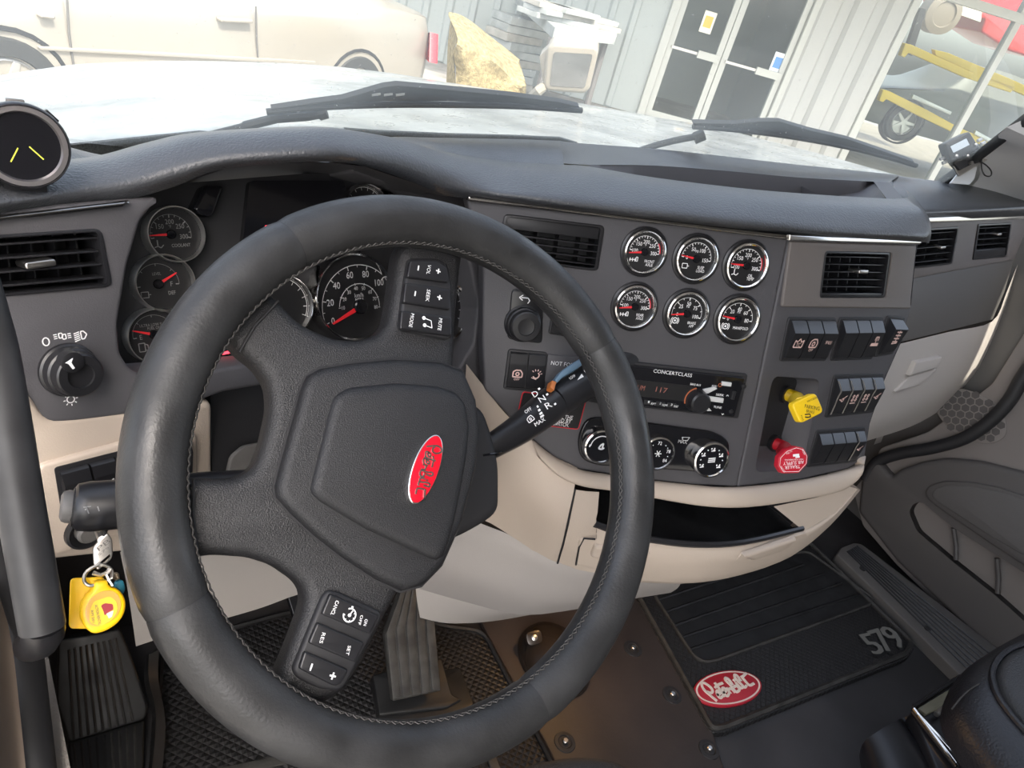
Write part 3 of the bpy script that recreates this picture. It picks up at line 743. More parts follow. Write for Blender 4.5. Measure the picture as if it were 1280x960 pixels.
mk = MB(); mk.ptext(PC, '117', (820,486.5), (834,488.5), 6, .0099).ptext(PC, 'UM', (797,484), (806,485.5), 6, .0099); mk.build('display_digits', mat('dim orange digits', (.16,.06,.05), .6, emit=((1,.35,.25), .03)), t, smooth=False)
f = PC.at(866, 497, 0, 0); R = rpx(PC, 866, 497, 12.5)
MB().lathe(f, [(R*1.08, .009), (R*1.05, .0115), (R, .0115), (R*.95, .022), (R*.8, .0235), (0, .0235)], 32).build('volume_dial', BLACK, t)
MB().ring(f, R*1.06, R*1.2, 100, 200, .0096).build('dial_glow', mat('orange glow ring', (.25,.07,.03), .5, emit=((1,.3,.1), .03)), t, smooth=False)
LG = mat('light grey keys', (.55, .55, .54), .45)
for px in [[(879,487), (893,484), (897,486), (885,492), (881,492)], [(883,495), (905,498), (904,504), (882,501)], [(877,506), (882,505), (890,514), (884,514)], [(903,477), (915,478.5), (914,483.5), (902,482)]]:
    MB().pslab(PC, px, .009, .011, .0008, .0005).build('key', LG, t)
for x in (811, 826, 840): MB().pslab(PC, [(x-5,500+(x-811)*.12), (x+6,501.4+(x-811)*.12), (x+5,507+(x-811)*.12), (x-6,505.6+(x-811)*.12)], .009, .0105, .0008, .0005).build('preset_key', BLACK, t)
mk = MB()
for s_, p0, p1 in [('BAND AUX', (863,480), (876,481.7)), ('MENU', (890,482.5), (896,483.2)), ('SEEK', (895,493), (905,494.3)), ('TUNE', (892,508.5), (902,509.7)), ('1', (810,502.3), (812,502.5)), ('2', (824.5,504), (826.5,504.3)), ('3', (838.5,505.7), (840.5,506)), ('RPT', (814,504.5), (820,505.3)), ('RDM', (828,506), (834,506.8)), ('INT', (842.5,507.5), (848,508.3))]:
    mk.ptext(PC, s_, p0, p1, 2.6, .0108)
a, b = PC.ab(904, 491); mk.path(PC, [(a-.0015, b-.001), (a, b+.001), (a+.0015, b-.001)], .0007, .0108)
a, b = PC.ab(898, 514); mk.path(PC, [(a-.0015, b+.001), (a, b-.001), (a+.0015, b+.001)], .0007, .0108)
mk.build('key_lettering', WHITE, t, smooth=False)
MB().pslab(PC, [(917,489), (921,489.5), (918,500), (914,499.5)], .009, .0115, .0006, .0004).build('port_cover', REDGLOW if False else BLACK, t)
for x, y in ((925, 480), (909, 511)):
    g = PC.at(x, y); MB().lathe(g, [(.0028, .009), (.0026, .0108), (.0014, .0112), (0, .0112)], 16).build('button', BLACK, t)
g = PC.at(895, 478); MB().ring(g, .0018, .0026, 0, 360, .0106, 0, 14).build('menu_ring', MT['orange glow ring'], t, smooth=False)
# small black port block showing at the left side of the rim
pb = MB().pslab(PC, [(738,489), (752,491), (749,505), (735,502)], 0, .006, .001, .001).build('port_block', BLACK); tag(pb, 'small black connector block peeking out left of the wheel rim beside the sticker', 'socket')

# ------------------------------------------------------------------ climate controls
t = thing('climate_control', 'gloss black climate control with three chrome ringed dials under the radio', 'climate control', PC.hit(830, 585))
MB().pslab(PC, [(733,523), (760,522), (893,540), (913,551), (910,583), (893,592), (845,588), (745,582), (726,574), (722,550)], -.002, .004, .012, .0018).build('panel_plate', GLOSS, t)
def dial(px, py, rp, label, marks):
    f = PC.at(px, py, 0, .016); R = rpx(PC, px, py, rp)
    k = MB().slab(f, ell(0, 0, R*.9, R*.9, 40), -.011, -.0012).build('dial', GLOSS, t)
    MB().lathe(f, [(R*1.0, -.012), (R*1.0, -.002), (R*.98, .0), (R*.9, .0008), (R*.86, -.001)], 40).build('chrome_ring', CHROME, k)
    mk = MB(); marks(mk, f, R); mk.build('markings', WHITE, k, smooth=False)
def mk1(mk, f, R):
    mk.ring(f, R*.6, R*.66, 20, 175, -.0008); mk.ring(f, R*.64, R*.72, 170, 182, -.0008)
    mk.path(f, [(-.15*R, -.1*R), (.05*R, -.15*R), (.1*R, .2*R), (-.05*R, .1*R)], R*.09, -.0008, 0, True); mk.line(f, (.05*R, -.15*R), (.18*R, -.05*R), R*.09, -.0008)
def snow(mk, f, x, y, r):
    for i in range(3): mk.line(f, (x+r*math.cos(i*PI/3), y+r*math.sin(i*PI/3)), (x-r*math.cos(i*PI/3), y-r*math.sin(i*PI/3)), r*.22, -.0008)
def mk2(mk, f, R):
    for s_, a in (('72', 90), ('78', 14), ('84', -40), ('66', 166), ('60', 220)): x, y = pol(.62*R, a); mk.text(f, s_, x, y, R*.2, -.0008, sx=.9)
    for a in (52, 34, -14, 128, 146, 195): x, y = pol(.62*R, a); mk.slab(f, ell(x, y, R*.03, R*.03, 8), -.001, -.0008)
    snow(mk, f, 0, 0, R*.2)
def mk3(mk, f, R):
    for a in (90, 30, -35, 150, 215):
        x, y = pol(.58*R, a); mk.line(f, (x-.12*R, y-.08*R), (x+.1*R, y-.05*R), R*.07, -.0008); mk.line(f, (x, y-.05*R), (x+.05*R, y+.1*R), R*.07, -.0008); mk.line(f, (x-.1*R, y+.08*R), (x-.14*R, y+.02*R), R*.07, -.0008)
    for a in (60, 0, 120, 180): x, y = pol(.62*R, a); mk.slab(f, ell(x, y, R*.035, R*.035, 8), -.001, -.0008)
    for i in range(3): mk.line(f, (-.2*R, (-.12+i*.1)*R), (.2*R, (-.08+i*.1)*R), R*.06, -.0008)
dial(752, 559, 21, 'left chrome ringed climate dial, half hidden by the wheel rim', mk1)
dial(823, 567.5, 20.5, 'middle chrome ringed climate dial with temperature numbers 72 and 78', mk2)
dial(890, 575.5, 21.5, 'right chrome ringed climate dial with airflow symbols', mk3)
mk = MB(); mk.ptext(PC, 'MAX', (848,551.5), (859,553), 4, .0044)
a, b = PC.ab(855, 547); mk.path(PC, [(a-.005, b+.002), (a+.005, b+.002), (a+.003, b-.002), (a-.003, b-.002)], .0008, .0044, 0, True)
mk.build('defrost_lettering', PRINT, t, smooth=False)

# ------------------------------------------------------------------ brake valve knobs
t = thing('parking_brake_knob', 'yellow pull knob with a square tag lettered PARKING BRAKE', 'knob', PR.hit(986, 494))
TG = PR.off(.052).tilt(-.12, .25)
TG = Fr(TG.hit(1009, 511), PR.u, (PR.n + PR.v*.35 - PR.u*.25))
c0 = PR.off(-.029).hit(981, 492); c1 = TG.hit(1006, 505) - TG.n*.006
MB().tube([c0, c0 + PR.n*.006], .012, 20).build('collar', BLACK, t)
MB().tube([c0 + PR.n*.006, c0 + PR.n*.02, c0*.3 + c1*.7, c1], [.0085, .0085, .008, .0075], 20).build('stem', YELLOW, t, sharp=50)
tg = [(990,505), (1020,490.5), (1030.5,515), (1001,530)]
MB().pslab(TG, tg, -.008, 0, .006, .002).build('tag', YELLOW, t)
INK = mat('black ink', (.02, .018, .01), .6)
mk = MB(); mk.ptext(TG, 'PARKING', (1006,507.5), (1024.5,511), 4, .0003).ptext(TG, 'BRAKE', (1008,513.5), (1018,515.5), 3, .0003).ptext(TG, 'PUSH TO RELEASE', (1009,502), (1021.5,496.5), 2, .0003).ptext(TG, 'PULL', (1001.5,519), (1004.5,526), 2, .0003)
a, b = TG.ab(1009.5, 519.5); mk.path(TG, [(a-.004, b+.0015), (a+.003, b+.0015), (a+.004, b-.0015), (a, b-.002), (a-.004, b-.001)], .0013, .0003)
mk.build('lettering', INK, t, smooth=False)
t = thing('trailer_air_knob', 'red pull knob with an octagonal tag lettered TRAILER AIR SUPPLY', 'knob', PR.hit(968, 558))
TG = Fr(PR.off(.052).hit(991, 575), PR.u, (PR.n + PR.v*.3 - PR.u*.3))
c0 = PR.off(-.029).hit(966, 553); c1 = TG.hit(988, 571) - TG.n*.006
MB().tube([c0, c0 + PR.n*.006], .012, 20).build('collar', BLACK, t)
MB().tube([c0 + PR.n*.006, c0 + PR.n*.02, c0*.3 + c1*.7, c1], [.0085, .0085, .008, .0075], 20).build('stem', RED, t, sharp=50)
oc = [(974,571), (983,562), (995,557.5), (1005,560), (1010.5,570), (1009.5,580), (999,591.5), (978,592), (972.5,583)]
REDT = mat('bright red tag plastic', (.52, .012, .03), .45)
MB().pslab(TG, oc, -.008, 0, .002, .0015).build('tag', REDT, t)
mk = MB(); mk.ptext(TG, 'TRAILER', (1000,583), (981,584.5), 3.6, .0003).ptext(TG, 'AIR SUPPLY', (1005,577.5), (979,579.5), 3.6, .0003).ptext(TG, 'NOT FOR PARKING', (1004,574), (981,575), 1.6, .0003).ptext(TG, 'PULL TO', (983,567.5), (990,563.5), 2, .0003).ptext(TG, 'EVACUATE', (976,583), (981,590), 2, .0003).ptext(TG, 'PUSH', (1003,563), (1006,568), 2, .0003)
a, b = TG.ab(995, 569.5); mk.slab(TG, rect(a-.0045, a+.0045, b-.001, b+.002), .0001, .0003).slab(TG, rect(a-.001, a+.005, b-.003, b-.001), .0001, .0003)
P_ = [TG.ab(x, y, 0) for x, y in oc]; mk.path(TG, inset(P_ if area2(P_) > 0 else P_[::-1], .0022), .0005, .0003, 0, True)
mk.build('lettering', WHITE, t, smooth=False)
# ------------------------------------------------------------------ lower dash, beige
def S(px, py, c=0.0):
    """Point c in front of the centre panel or, right of the seam, of the switch stack."""
    fr = PR if px > 985 - (py-295)*.21 else PC
    return tuple(fr.hit(px, py, c))
up_t = [(664,548), (694,572), (725,587), (762,593), (819,601), (866,606), (921,609), (1000,600), (1060,586), (1082,573)]
lo_px = [(676,574), (700,596), (728,608), (768,614), (819,623), (881,633), (935,634), (1000,625), (1056,612), (1079,588)]
band = MB(); cols = []
for u, l in zip(up_t, lo_px):
    m1 = (u[0]*.75+l[0]*.25, u[1]*.75+l[1]*.25); m2 = (u[0]*.3+l[0]*.7, u[1]*.3+l[1]*.7)
    cols.append([S(*u, -.014), S(*u, .001), S(*m1, .009), S(*m2, .014), S(*l, .013), tuple(V3(S(*l, .013)) + V3(0, .014, -.003))])
cols.append([tuple(V3(p) + V3(.004, .03, 0)) for p in cols[-1]]); cols.append([tuple(V3(p) + V3(.02, .20, 0)) for p in cols[-2]])
band.loft(cols, 4, 4); band.build('beige_lip', BEIGE, dash, sharp=60)
# cheek between the column and the tray
cheek = [[S(583,455,-.03), S(578,520,-.05), S(570,600,-.06), S(560,640,-.075)], [S(604,482,-.012), S(598,540,-.03), S(588,610,-.045), S(580,655,-.065)], [S(631,516,-.006), S(626,560,-.014), S(618,610,-.03), S(604,650,-.055)],
         [S(664,548,-.004), S(662,580,.0), S(655,625,-.01), S(645,674,-.045)], [S(694,571,-.004), S(694,600,.008), S(684,645,.004), S(672,692,-.035)], [S(722,584,-.004), S(718,610,.012), S(708,655,.010), S(698,704,-.020)]]
MB().loft(cheek, 4, 4).build('beige_cheek', BEIGE, dash, sharp=60)
# tray panel: frame round the opening, curving back under
tp = MB()
bl = [(748,717), (800,727), (865,729), (915,721), (970,703), (1030,661), (1070,614)]
ot = [(748,616), (768,617), (819,627), (881,637), (940,638), (966,636)]
ob = [(743,655), (768,664), (802,673), (868,681), (930,678), (1003,661)]
mids = [(745,657), (768,667), (802,677), (868,686), (932,683), (1005,665), (1045,640), (1071,611)]
blx = [(748,717), (772,723), (803,728), (866,729), (925,719), (985,697), (1035,657), (1074,611)]
cols = []
for m_, b_ in zip(mids, blx):
    h_ = (m_[0]*.5+b_[0]*.5, m_[1]*.5+b_[1]*.5); M_ = V3(S(*m_, .012))
    cols.append([tuple(M_ + V3(0, .012, -.002)), tuple(M_), S(*h_, .010), S(*b_, -.016), tuple(V3(S(*b_, -.016)) + V3(0, .04, -.004))])
tp.loft(cols, 4, 4)
left = [[S(719,612,.012), S(710,655,.010), S(704,680,.0), S(698,703,-.018)], [S(733,614,.013), S(728,650,.013), S(724,685,.004), S(722,712,-.017)], [S(749,615,.013), S(747,640,.013), S(745,657,.012), S(748,717,-.016)]]
tp.grid([[V3(p) for p in cr(c, 3)] for c in left])
tp.grid([[V3(p) for p in c] for c in [[S(967,633,.010), S(1005,664,.011)], [S(1020,622,.010), S(1045,640,.012)], [S(1062,608,.010), S(1071,611,.012)]]])
tp.build('tray_panel', BEIGE, dash, sharp=55)
MB().tube([S(719,611,.0125), S(710,655,.0105), S(704,680,.0005), S(697,704,-.018)], .0014, 6).build('seam', BLACKM, dash)
# open tray
tray = thing('storage_tray', 'open black storage tray in the beige lower dash below the climate dials', 'tray', S(868,681,.005))
T = [V3(S(*p, .011)) for p in ob]; U = [V3(S(*p, .010)) for p in ot]
mt_ = MB(); n = len(T)
mt_.grid([[t_ + V3(0, .003, -.001), t_ + V3(0, .006, -.010), t_ + V3(0, .15, -.008)] for t_ in T]); mt_.build('tray_mat', MATR, tray)
tw = MB(); tw.grid([[T[i] + V3(0, .15, -.01), U[i] + V3(0, .15, .0)] for i in range(n)])
tw.grid([[U[0] + V3(0, .004, 0), T[0] + V3(0, .004, -.006)], [U[0] + V3(.02, .15, 0), T[0] + V3(.02, .15, -.01)]]); tw.grid([[U[-1], T[-1] + V3(0, 0, -.006)], [U[-1] + V3(-.02, .15, 0), T[-1] + V3(-.02, .15, -.01)]])
tw.grid([[u_ + V3(0, .006, .001), u_ + V3(0, .15, .002)] for u_ in U]); tw.build('tray_shell', BLACKM, tray)
lip = MB(); lip.tube([V3(p) for p in cr([tuple(t_ + V3(0, .001, .0)) for t_ in T], 4)], .0045, 8); lip.build('tray_lip', BLACK, tray)
# two pull-out cup holders below it
def pull(p1, p2, p3, px, grip, label):
    a, b, c = V3(p1), V3(p2), V3(p3); nrm_ = (b-a).cross(c-a)
    if nrm_.y > 0: nrm_ = -nrm_
    f = Fr(a, b-a, nrm_); t = thing('cup_holder', label, 'cup holder', f.hit(*px[-2]), 'pull-out cup holders')
    MB().pslab(f, px, -.008, .0035, .006, .002).build('cup_holder_front', BEIGE, t)
    MB().pslab(f, grip, .002, .010, .005, .004).build('finger_grip', BEIGE, t)
    return t, f
t, f = pull(S(745,668,.0115), S(830,684,.0115), S(795,722,-.011), [(724,674), (742,674), (838,689), (828,703), (798,723), (720,707)], [(744,683), (815,693), (795,707), (738,698)], 'beige pull-out cup holder front behind the right side of the wheel rim')
MB().tube([f.hit(x, y, .003) for x, y in [(744,674), (730,673), (724,684), (720,706)]], .0013, 6).build('gap', BLACKM, t)
t, f = pull(S(935,688,.0115), S(1010,666,.0115), S(972,701,-.013), [(918,703), (928,692), (1006,667), (1012,671), (988,690), (932,708)], [(930,697), (998,674), (984,688), (942,702)], 'beige pull-out cup holder front at the right end of the lower dash')

# grey column shroud and knee panels under the beige
kn = MB()
kc = [[S(545,630,-.085), S(540,660,-.085), S(528,700,-.09), S(520,735,-.13)], [S(590,650,-.07), S(590,680,-.065), S(585,725,-.075), S(580,752,-.12)], [S(645,672,-.05), S(648,700,-.045), S(650,745,-.06), S(648,768,-.10)], [S(697,701,-.024), S(702,720,-.026), S(705,752,-.05), S(705,764,-.10)], [S(770,718,-.022), S(775,728,-.03), S(775,742,-.06), S(770,752,-.12)], [S(850,727,-.022), S(850,731,-.035), S(846,736,-.07), S(838,741,-.12)]]
kn.loft(kc, 4, 4); kn.build('column_shroud', KNEE, dash, sharp=60)
k2 = MB()
k2.loft([[aty(520,700,.61), aty(520,740,.62), aty(525,772,.63)], [aty(560,720,.60), aty(565,755,.61), aty(560,779,.63)], [aty(610,740,.59), aty(615,765,.60), aty(612,777,.63)], [aty(665,755,.59), aty(668,763,.60), aty(666,768,.63)]], 4, 4)
k2.build('knee_panel', CREAM, dash, sharp=60)
k3 = MB(); k3.loft([[aty(150,690,.57), aty(160,740,.60), aty(170,808,.63)], [aty(230,690,.57), aty(235,735,.60), aty(240,785,.63)], [aty(310,690,.58), aty(315,720,.61), aty(320,762,.64)], [aty(400,680,.60), aty(400,700,.62), aty(400,737,.65)], [aty(470,690,.60), aty(470,715,.62), aty(470,750,.65)]], 4, 4)
k3.build('left_knee_panel', CREAM, dash, sharp=60)
# beige panel low on the left, with the switch insert
bp = MB(); bp.pslab(PB, [(-120,470), (20,470), (60,526), (156,516), (240,504), (266,500), (266,620), (235,676), (160,690), (52,702), (30,722), (12,704), (-20,620), (-120,600)], -.05, 0, .01, .005, c=0)
bp.build('left_lower_panel', BEIGE, dash)
ins = MB(); ins.pslab(PB, [(47,584), (158,553), (240,540), (247,545), (247,640), (200,672), (156,668), (65,696)], -.002, .005, .006, .0025); ins.build('switch_insert', BEIGE, dash)
PI_ = PB.off(.005)
MB().pslab(PI_, [(68,585), (158,562), (236,548), (238,596), (158,610), (76,634)], -.002, .001, .003, 0).build('switch_bezel', BLACKM, dash)
G3 = 'rocker switches behind the left stalk'
q = q4(PI_, (71,588), (158,566), (161,612), (80,636))
switch(PI_, q, 0, .42, 'plain black rocker at the far left behind the left stalk', None, group=G3, h=.008)
switch(PI_, q, .42, .80, 'plain black rocker, second from the left behind the left stalk', ic_small, group=G3, h=.008, ic_mat=WHITE)
switch(PI_, q, .80, 1.2, 'black rocker, third behind the left stalk and cut off by the wheel rim', None, group=G3, h=.008)
q = q4(PI_, (206,552), (236,547), (238,592), (208,600))
switch(PI_, q, 0, 1, 'black rocker with white mark seen just inside the left of the wheel rim', ic_small, group=G3, h=.008, ic_mat=WHITE)
# dark opening round the steering column
MB().pslab(PL.off(-.02), [(262,470), (345,455), (350,610), (266,615)], -.01, 0, .004, 0).build('column_recess', BLACKM, dash)
MB().pslab(PL.off(-.012), [(283,600), (289,572), (305,558), (340,552), (340,610)], -.004, 0, .004, .002).build('column_boot', GREYP, dash)
# ignition lock
f = PI_.at(108, 662); R = rpx(PI_, 108, 662, 26)
ign = thing('ignition_lock', 'black ignition lock bezel in the beige panel under the left stalk', 'lock', f.p(0, -R, 0))
MB().lathe(f, [(R, 0), (R*.97, .003), (R*.85, .004), (R*.7, .001), (R*.55, .0)], 36).build('bezel', BLACK, ign)
MB().lathe(f, [(R*.55, -.001), (R*.55, .006), (R*.45, .008), (0, .008)], 28).build('key_barrel', GREYP, ign)

# ------------------------------------------------------------------ glovebox
gb = thing('glove_compartment', 'pale beige glove compartment under the passenger dash with a moulded latch', 'glovebox', PP.hit(1130, 540))
def G_(px, py, c=0.0): return tuple(PP.hit(px, py, c))
gl = MB()
gcols = [[G_(1075,442,-.002), G_(1062,500,-.004), G_(1050,545,-.012), G_(1046,560,-.05)], [G_(1128,429,-.002), G_(1112,490,-.002), G_(1100,530,-.012), G_(1094,548,-.05)], [G_(1185,415,-.002), G_(1172,470,-.002), G_(1158,505,-.012), G_(1150,528,-.05)], [G_(1240,402,-.002), G_(1226,440,-.002), G_(1210,474,-.012), G_(1196,498,-.05)], [G_(1258,366,-.002), G_(1250,410,-.004), G_(1236,448,-.014), G_(1216,478,-.05)], [G_(1272,330,-.01), G_(1268,370,-.014), G_(1254,425,-.03), G_(1232,462,-.06)]]
gl.loft(gcols, 4, 4, thick=.0); gl.build('door_panel', CREAM, gb, sharp=60)
fr = PP
MB().pslab(fr, [(1146,453), (1178,446), (1172,460), (1138,470)], -.002, .009, .001, .003).build('latch', CREAM, gb)
MB().pslab(fr, [(1137,471), (1172,461), (1150,482), (1120,490)], -.012, .004, .002, .003).build('latch_grip', GREYP if False else CREAM, gb)
# ------------------------------------------------------------------ lettering strokes for the oval badges
_raw = [[(385,660),(335,595),(290,530),(275,470),(290,425),(330,430),(375,480),(385,530),(360,560),(325,550)],
 [(425,590),(465,570),(455,530),(430,545),(430,600),(450,628),(490,600)], [(455,430),(480,500),(500,570),(512,600)], [(432,490),(470,455),(545,425)],
 [(512,560),(550,540),(545,492),(517,505),(520,580),(550,600),(585,560)], [(578,500),(597,560)], [(592,515),(620,500),(645,515),(660,545)],
 [(670,440),(650,372),(615,350),(605,385),(640,445),(672,535),(702,540),(735,510),(718,462),(680,475)], [(728,425),(758,490),(792,480)], [(716,378),(724,390)],
 [(800,385),(775,312),(745,310),(742,355),(780,425),(812,482),(842,462)], [(835,330),(860,400),(892,452),(950,430)], [(840,335),(910,285)]]
_ca, _sa = math.cos(math.radians(-13.6)), math.sin(math.radians(-13.6))
SCRIPT = [[(((x-610)*_ca + (y-480)*_sa)/445, -(-(x-610)*_sa + (y-480)*_ca)/445) for x, y in st] for st in _raw]
def script_word(mb, f, L, w0, w1, t, ky=1.0, m=0):
    """Joined-up word drawn as raised strokes; L = half length of the badge."""
    for k, st in enumerate(SCRIPT):
        pts = [Vector(q) for q in cr([(x*L, y*L*ky) for x, y in st], 4)]; G = []; top = w1 + k*(w1-w0)*.02
        for i, p in enumerate(pts):
            d = (pts[min(i+1, len(pts)-1)] - pts[max(i-1, 0)]).normalized(); nn = Vector((-d.y, d.x))*t/2
            if i == 0: p = p - d*t*.4
            if i == len(pts)-1: p = p + d*t*.4
            a, b = p-nn, p+nn
            G.append([f.p(a.x, a.y, w0), f.p(a.x, a.y, top), f.p(b.x, b.y, top), f.p(b.x, b.y, w0)])
        mb.grid(G, m)

# ------------------------------------------------------------------ steering wheel
WN = V3(.05, -.736, .675); PW = Fr((.239, .39, .786), (.736, .05, 0), WN)
RW, RT = .2076, .021
wheel = thing('steering_wheel', 'black leather steering wheel with a red oval badge and buttons on its spokes', 'steering wheel', PW.p(0, 0, -.12))
def wp(t, r=RW, w_=0.0): return PW.p(r*math.cos(t), r*math.sin(t), w_)
def tor(a0, a1, n, r=RT, off=0.0):
    G = []
    for i in range(n+1):
        t = a0 + (a1-a0)*i/n
        G.append([PW.p((RW + r*math.cos(s))*math.cos(t), (RW + r*math.cos(s))*math.sin(t), r*math.sin(s)) for s in [2*PI*k/20 for k in range(20)]])
    return G
def ang(px, py): a, b = PW.ab(px, py); return math.atan2(b, a)
seams = sorted([ang(358,302), ang(748,431), ang(212,762), ang(664,874)])
for i in range(4):
    a0 = seams[i]; a1 = seams[(i+1) % 4] + (2*PI if i == 3 else 0); e = .0016; G = []
    n = 40
    for k in range(n+1):
        t = a0 + e + (a1-a0-2*e)*k/n; edge = min(k, n-k)
        r = RT - (.0011 if edge == 0 else .0)
        G.append([PW.p((RW + r*math.cos(s))*math.cos(t), (RW + r*math.cos(s))*math.sin(t), r*math.sin(s)) for s in [2*PI*j/20 for j in range(20)]])
    mb = MB(); mb.grid(G, cv=True); mb.build('rim_section', LEATHER, wheel, sharp=70)
MB().grid(tor(0, 2*PI, 80, RT-.0012), cv=True).build('rim_core', BLACKM, wheel)
# cross stitching along the inner seam
stt = MB()
def on_rim(t, s, r=RT+.0004): return PW.p((RW + r*math.cos(s))*math.cos(t), (RW + r*math.cos(s))*math.sin(t), r*math.sin(s))
nst = 190
for i in range(nst):
    t = 2*PI*i/nst; dt = 2*PI/nst
    for sgn in (1, -1):
        pts = [on_rim(t, PI*.90 - sgn*.085), on_rim(t+dt*.5, PI*.90, RT+.0012), on_rim(t+dt, PI*.90 + sgn*.085)]
        stt.tube(pts, .00055, 4, caps=False)
stt.build('stitching', THREAD, wheel)['kind'] = 'stuff'
# spokes: one dished moulding
sp = [(582,312), (578,345), (573,400), (570,462), (592,500), (597,560), (580,640), (552,706), (503,738), (492,757), (470,800), (448,842), (428,870), (402,884), (370,880), (345,862), (352,840), (366,806), (382,762), (384,742), (374,727), (345,707), (312,697), (262,694), (232,703), (224,650), (228,596), (292,598), (318,586), (330,555), (340,510), (338,480), (322,456), (298,438), (278,412), (300,388), (335,362), (352,376), (372,398), (392,410), (418,421), (448,424), (472,418), (487,402), (493,370), (497,335), (500,310), (512,290), (560,292)]
SPF = PW.off(-.010)
pts = [SPF.ab(x, y) for x, y in sp]
mb = MB(); mb.slab(SPF, rounded(pts, .006, 3), -.022, 0, .010, seg=4); mb.build('spokes', GRAIN, wheel, sharp=70)
# joint lines where the spokes meet the leather
for q in [[(242,598), (241,640), (247,694)], [(299,440), (318,408), (348,376)]]:
    MB().tube([SPF.hit(x, y, .001) for x, y in q], .0011, 6).build('joint_line', BLACKM, wheel)
# airbag cover with its groove and raised centre
pad_px = [(384,470), (400,461), (440,454), (494,449), (550,453), (578,463), (594,500), (599,540), (594,585), (577,652), (553,706), (528,732), (502,739), (470,724), (430,698), (394,670), (365,643), (346,622), (344,608), (352,577), (368,520), (377,486)]
gr = [SPF.ab(x, y, .003) for x, y in pad_px]
MB().slab(SPF, inset(gr[::-1] if area2(gr) < 0 else gr, -.0016), -.01, .0006).build('groove', BLACKM, wheel)
mb = MB(); mb.slab(SPF, gr, -.01, .009, .008, seg=4)
mb.build('airbag_cover', PADM, wheel, sharp=70)
AF = PW.off(-.001)
inn = [(418,494), (434,484), (494,478), (545,482), (570,490), (582,505), (587,535), (582,580), (569,649), (556,694), (545,702), (530,696), (456,662), (396,626), (386,614), (390,596), (403,545), (413,504)]
mb = MB(); mb.slab(AF, rounded([AF.ab(x, y) for x, y in inn], .004, 2), -.004, .005, .008, seg=4); mb.build('airbag_centre', PADM, wheel, sharp=70)
# badge
BF0 = PW.off(.004)
pA, pB = Vector(BF0.ab(546,544)), Vector(BF0.ab(515,630)); pl_, pr_ = Vector(BF0.ab(511,592)), Vector(BF0.ab(550,580))
BF = Fr(BF0.p(*((pA+pB)/2)), BF0.u*(pB-pA).x + BF0.v*(pB-pA).y, PW.n); L_ = (pB-pA).length/2; Wd = L_*.40
badge = MB().slab(BF, ell(0, 0, L_, Wd, 44), -.004, .0028, .0012).build('badge_rim', CHROME, wheel)
MB().slab(BF, ell(0, 0, L_*.955, Wd*.90, 44), .002, .0031, .0003).build('badge_field', mat('red enamel', (.72, .008, .025), .25), badge)
mb = MB(); script_word(mb, BF, L_*.95, .003, .0039, L_*.045, .85); mb.build('badge_lettering', MT['chrome'], badge, smooth=False)
# button pods
def pod(outline, buttons, texts):
    mb = MB(); mb.pslab(SPF, outline, -.006, .0045, .004, .003); p = mb.build('button_pod', BLACKM, wheel)
    bf = SPF.off(.0045)
    for q in buttons: MB().pslab(bf, q, -.001, .0035, .002, .0014).build('button', BLACK, p)
    tf = bf.off(.0037); mk = MB()
    for s_, p0, p1, h in texts: mk.ptext(tf, s_, p0, p1, h, 0)
    return p, tf, mk
p, tf, mk = pod([(511,322), (548,322), (561,330), (566,360), (567,420), (560,424), (504,413), (499,408), (505,360)],
    [[(513,325), (547,325), (560,334), (561,353), (509,346)], [(507,353), (563,361), (563,387), (504,378)], [(502,388), (565,396), (565,420), (500,411)]],
    [('VOL', (537,331), (535,343), 4.5), ('SEEK', (536,362), (534,377), 4.5), ('MODE', (516,392), (513,409), 4.5), ('MUTE', (551,398), (549,413), 4.5)])
def mark(mk, f, px, s_, plus, dv):
    a, b = f.ab(*px); a2, b2 = f.ab(px[0]+dv[0], px[1]+dv[1]); rot = math.atan2(b2-b, a2-a); c, sn = math.cos(rot), math.sin(rot)
    mk.line(f, (a-s_*c, b-s_*sn), (a+s_*c, b+s_*sn), s_*.5, 0)
    if plus: mk.line(f, (a+s_*sn, b-s_*c), (a-s_*sn, b+s_*c), s_*.5, 0)
for px, pl2 in [((523,335), 0), ((548,339), 1), ((519,367), 0), ((549.5,372), 1)]: mark(mk, tf, px, .0022, pl2, (-2, 12))
a, b = tf.ab(529, 402)
for px in [(530,397.5), (531,406.5)]: a, b = tf.ab(*px); mk.slab(tf, ell(a, b, .0016, .0016, 12), -.0002, 0)
mk.path(tf, [tf.ab(530,397.5), tf.ab(539,401), tf.ab(540,410), tf.ab(531,406.5)], .0007, 0)
mk.build('button_lettering', WHITE, p, smooth=False)
p, tf, mk = pod([(411,737), (424,740), (476,764), (478,772), (452,820), (432,858), (424,864), (400,862), (372,848), (366,838), (378,808), (403,746)],
    [[(413,742), (474,770), (463,793), (402,768)], [(397,778), (456,804), (444,828), (386,804)], [(381,814), (436,838), (426,856), (418,858), (374,836)]],
    [('CANCL', (422,751), (415,769), 5), ('ON', (458,774), (456,782), 4.2), ('OFF', (452.5,769), (449,781), 4), ('RES', (405,791), (401,804), 5), ('SET', (437,807), (434,819), 4.5)])
mark(mk, tf, (389,834), .0024, 0, (-4, 12)); mark(mk, tf, (416,845), .0024, 1, (-4, 12))
a, b = tf.ab(437, 769); h = Fr(tf.p(a, b), tf.u, tf.n); mk.ring(h, .0042, .0052, -210, 90, 0, 0, 18); mk.slab(h, ell(0, 0, .0013, .0013, 10), -.0002, 0); mk.line(h, (0, 0), pol(.0038, 40), .0009, 0); mk.line(h, pol(.0045, 60), pol(.0066, 60), .0016, 0)
for q in (-200, -150, -100, -50, 0): mk.line(h, pol(.0034, q), pol(.0046, q), .0008, 0)
mk.build('button_lettering', WHITE, p, smooth=False)

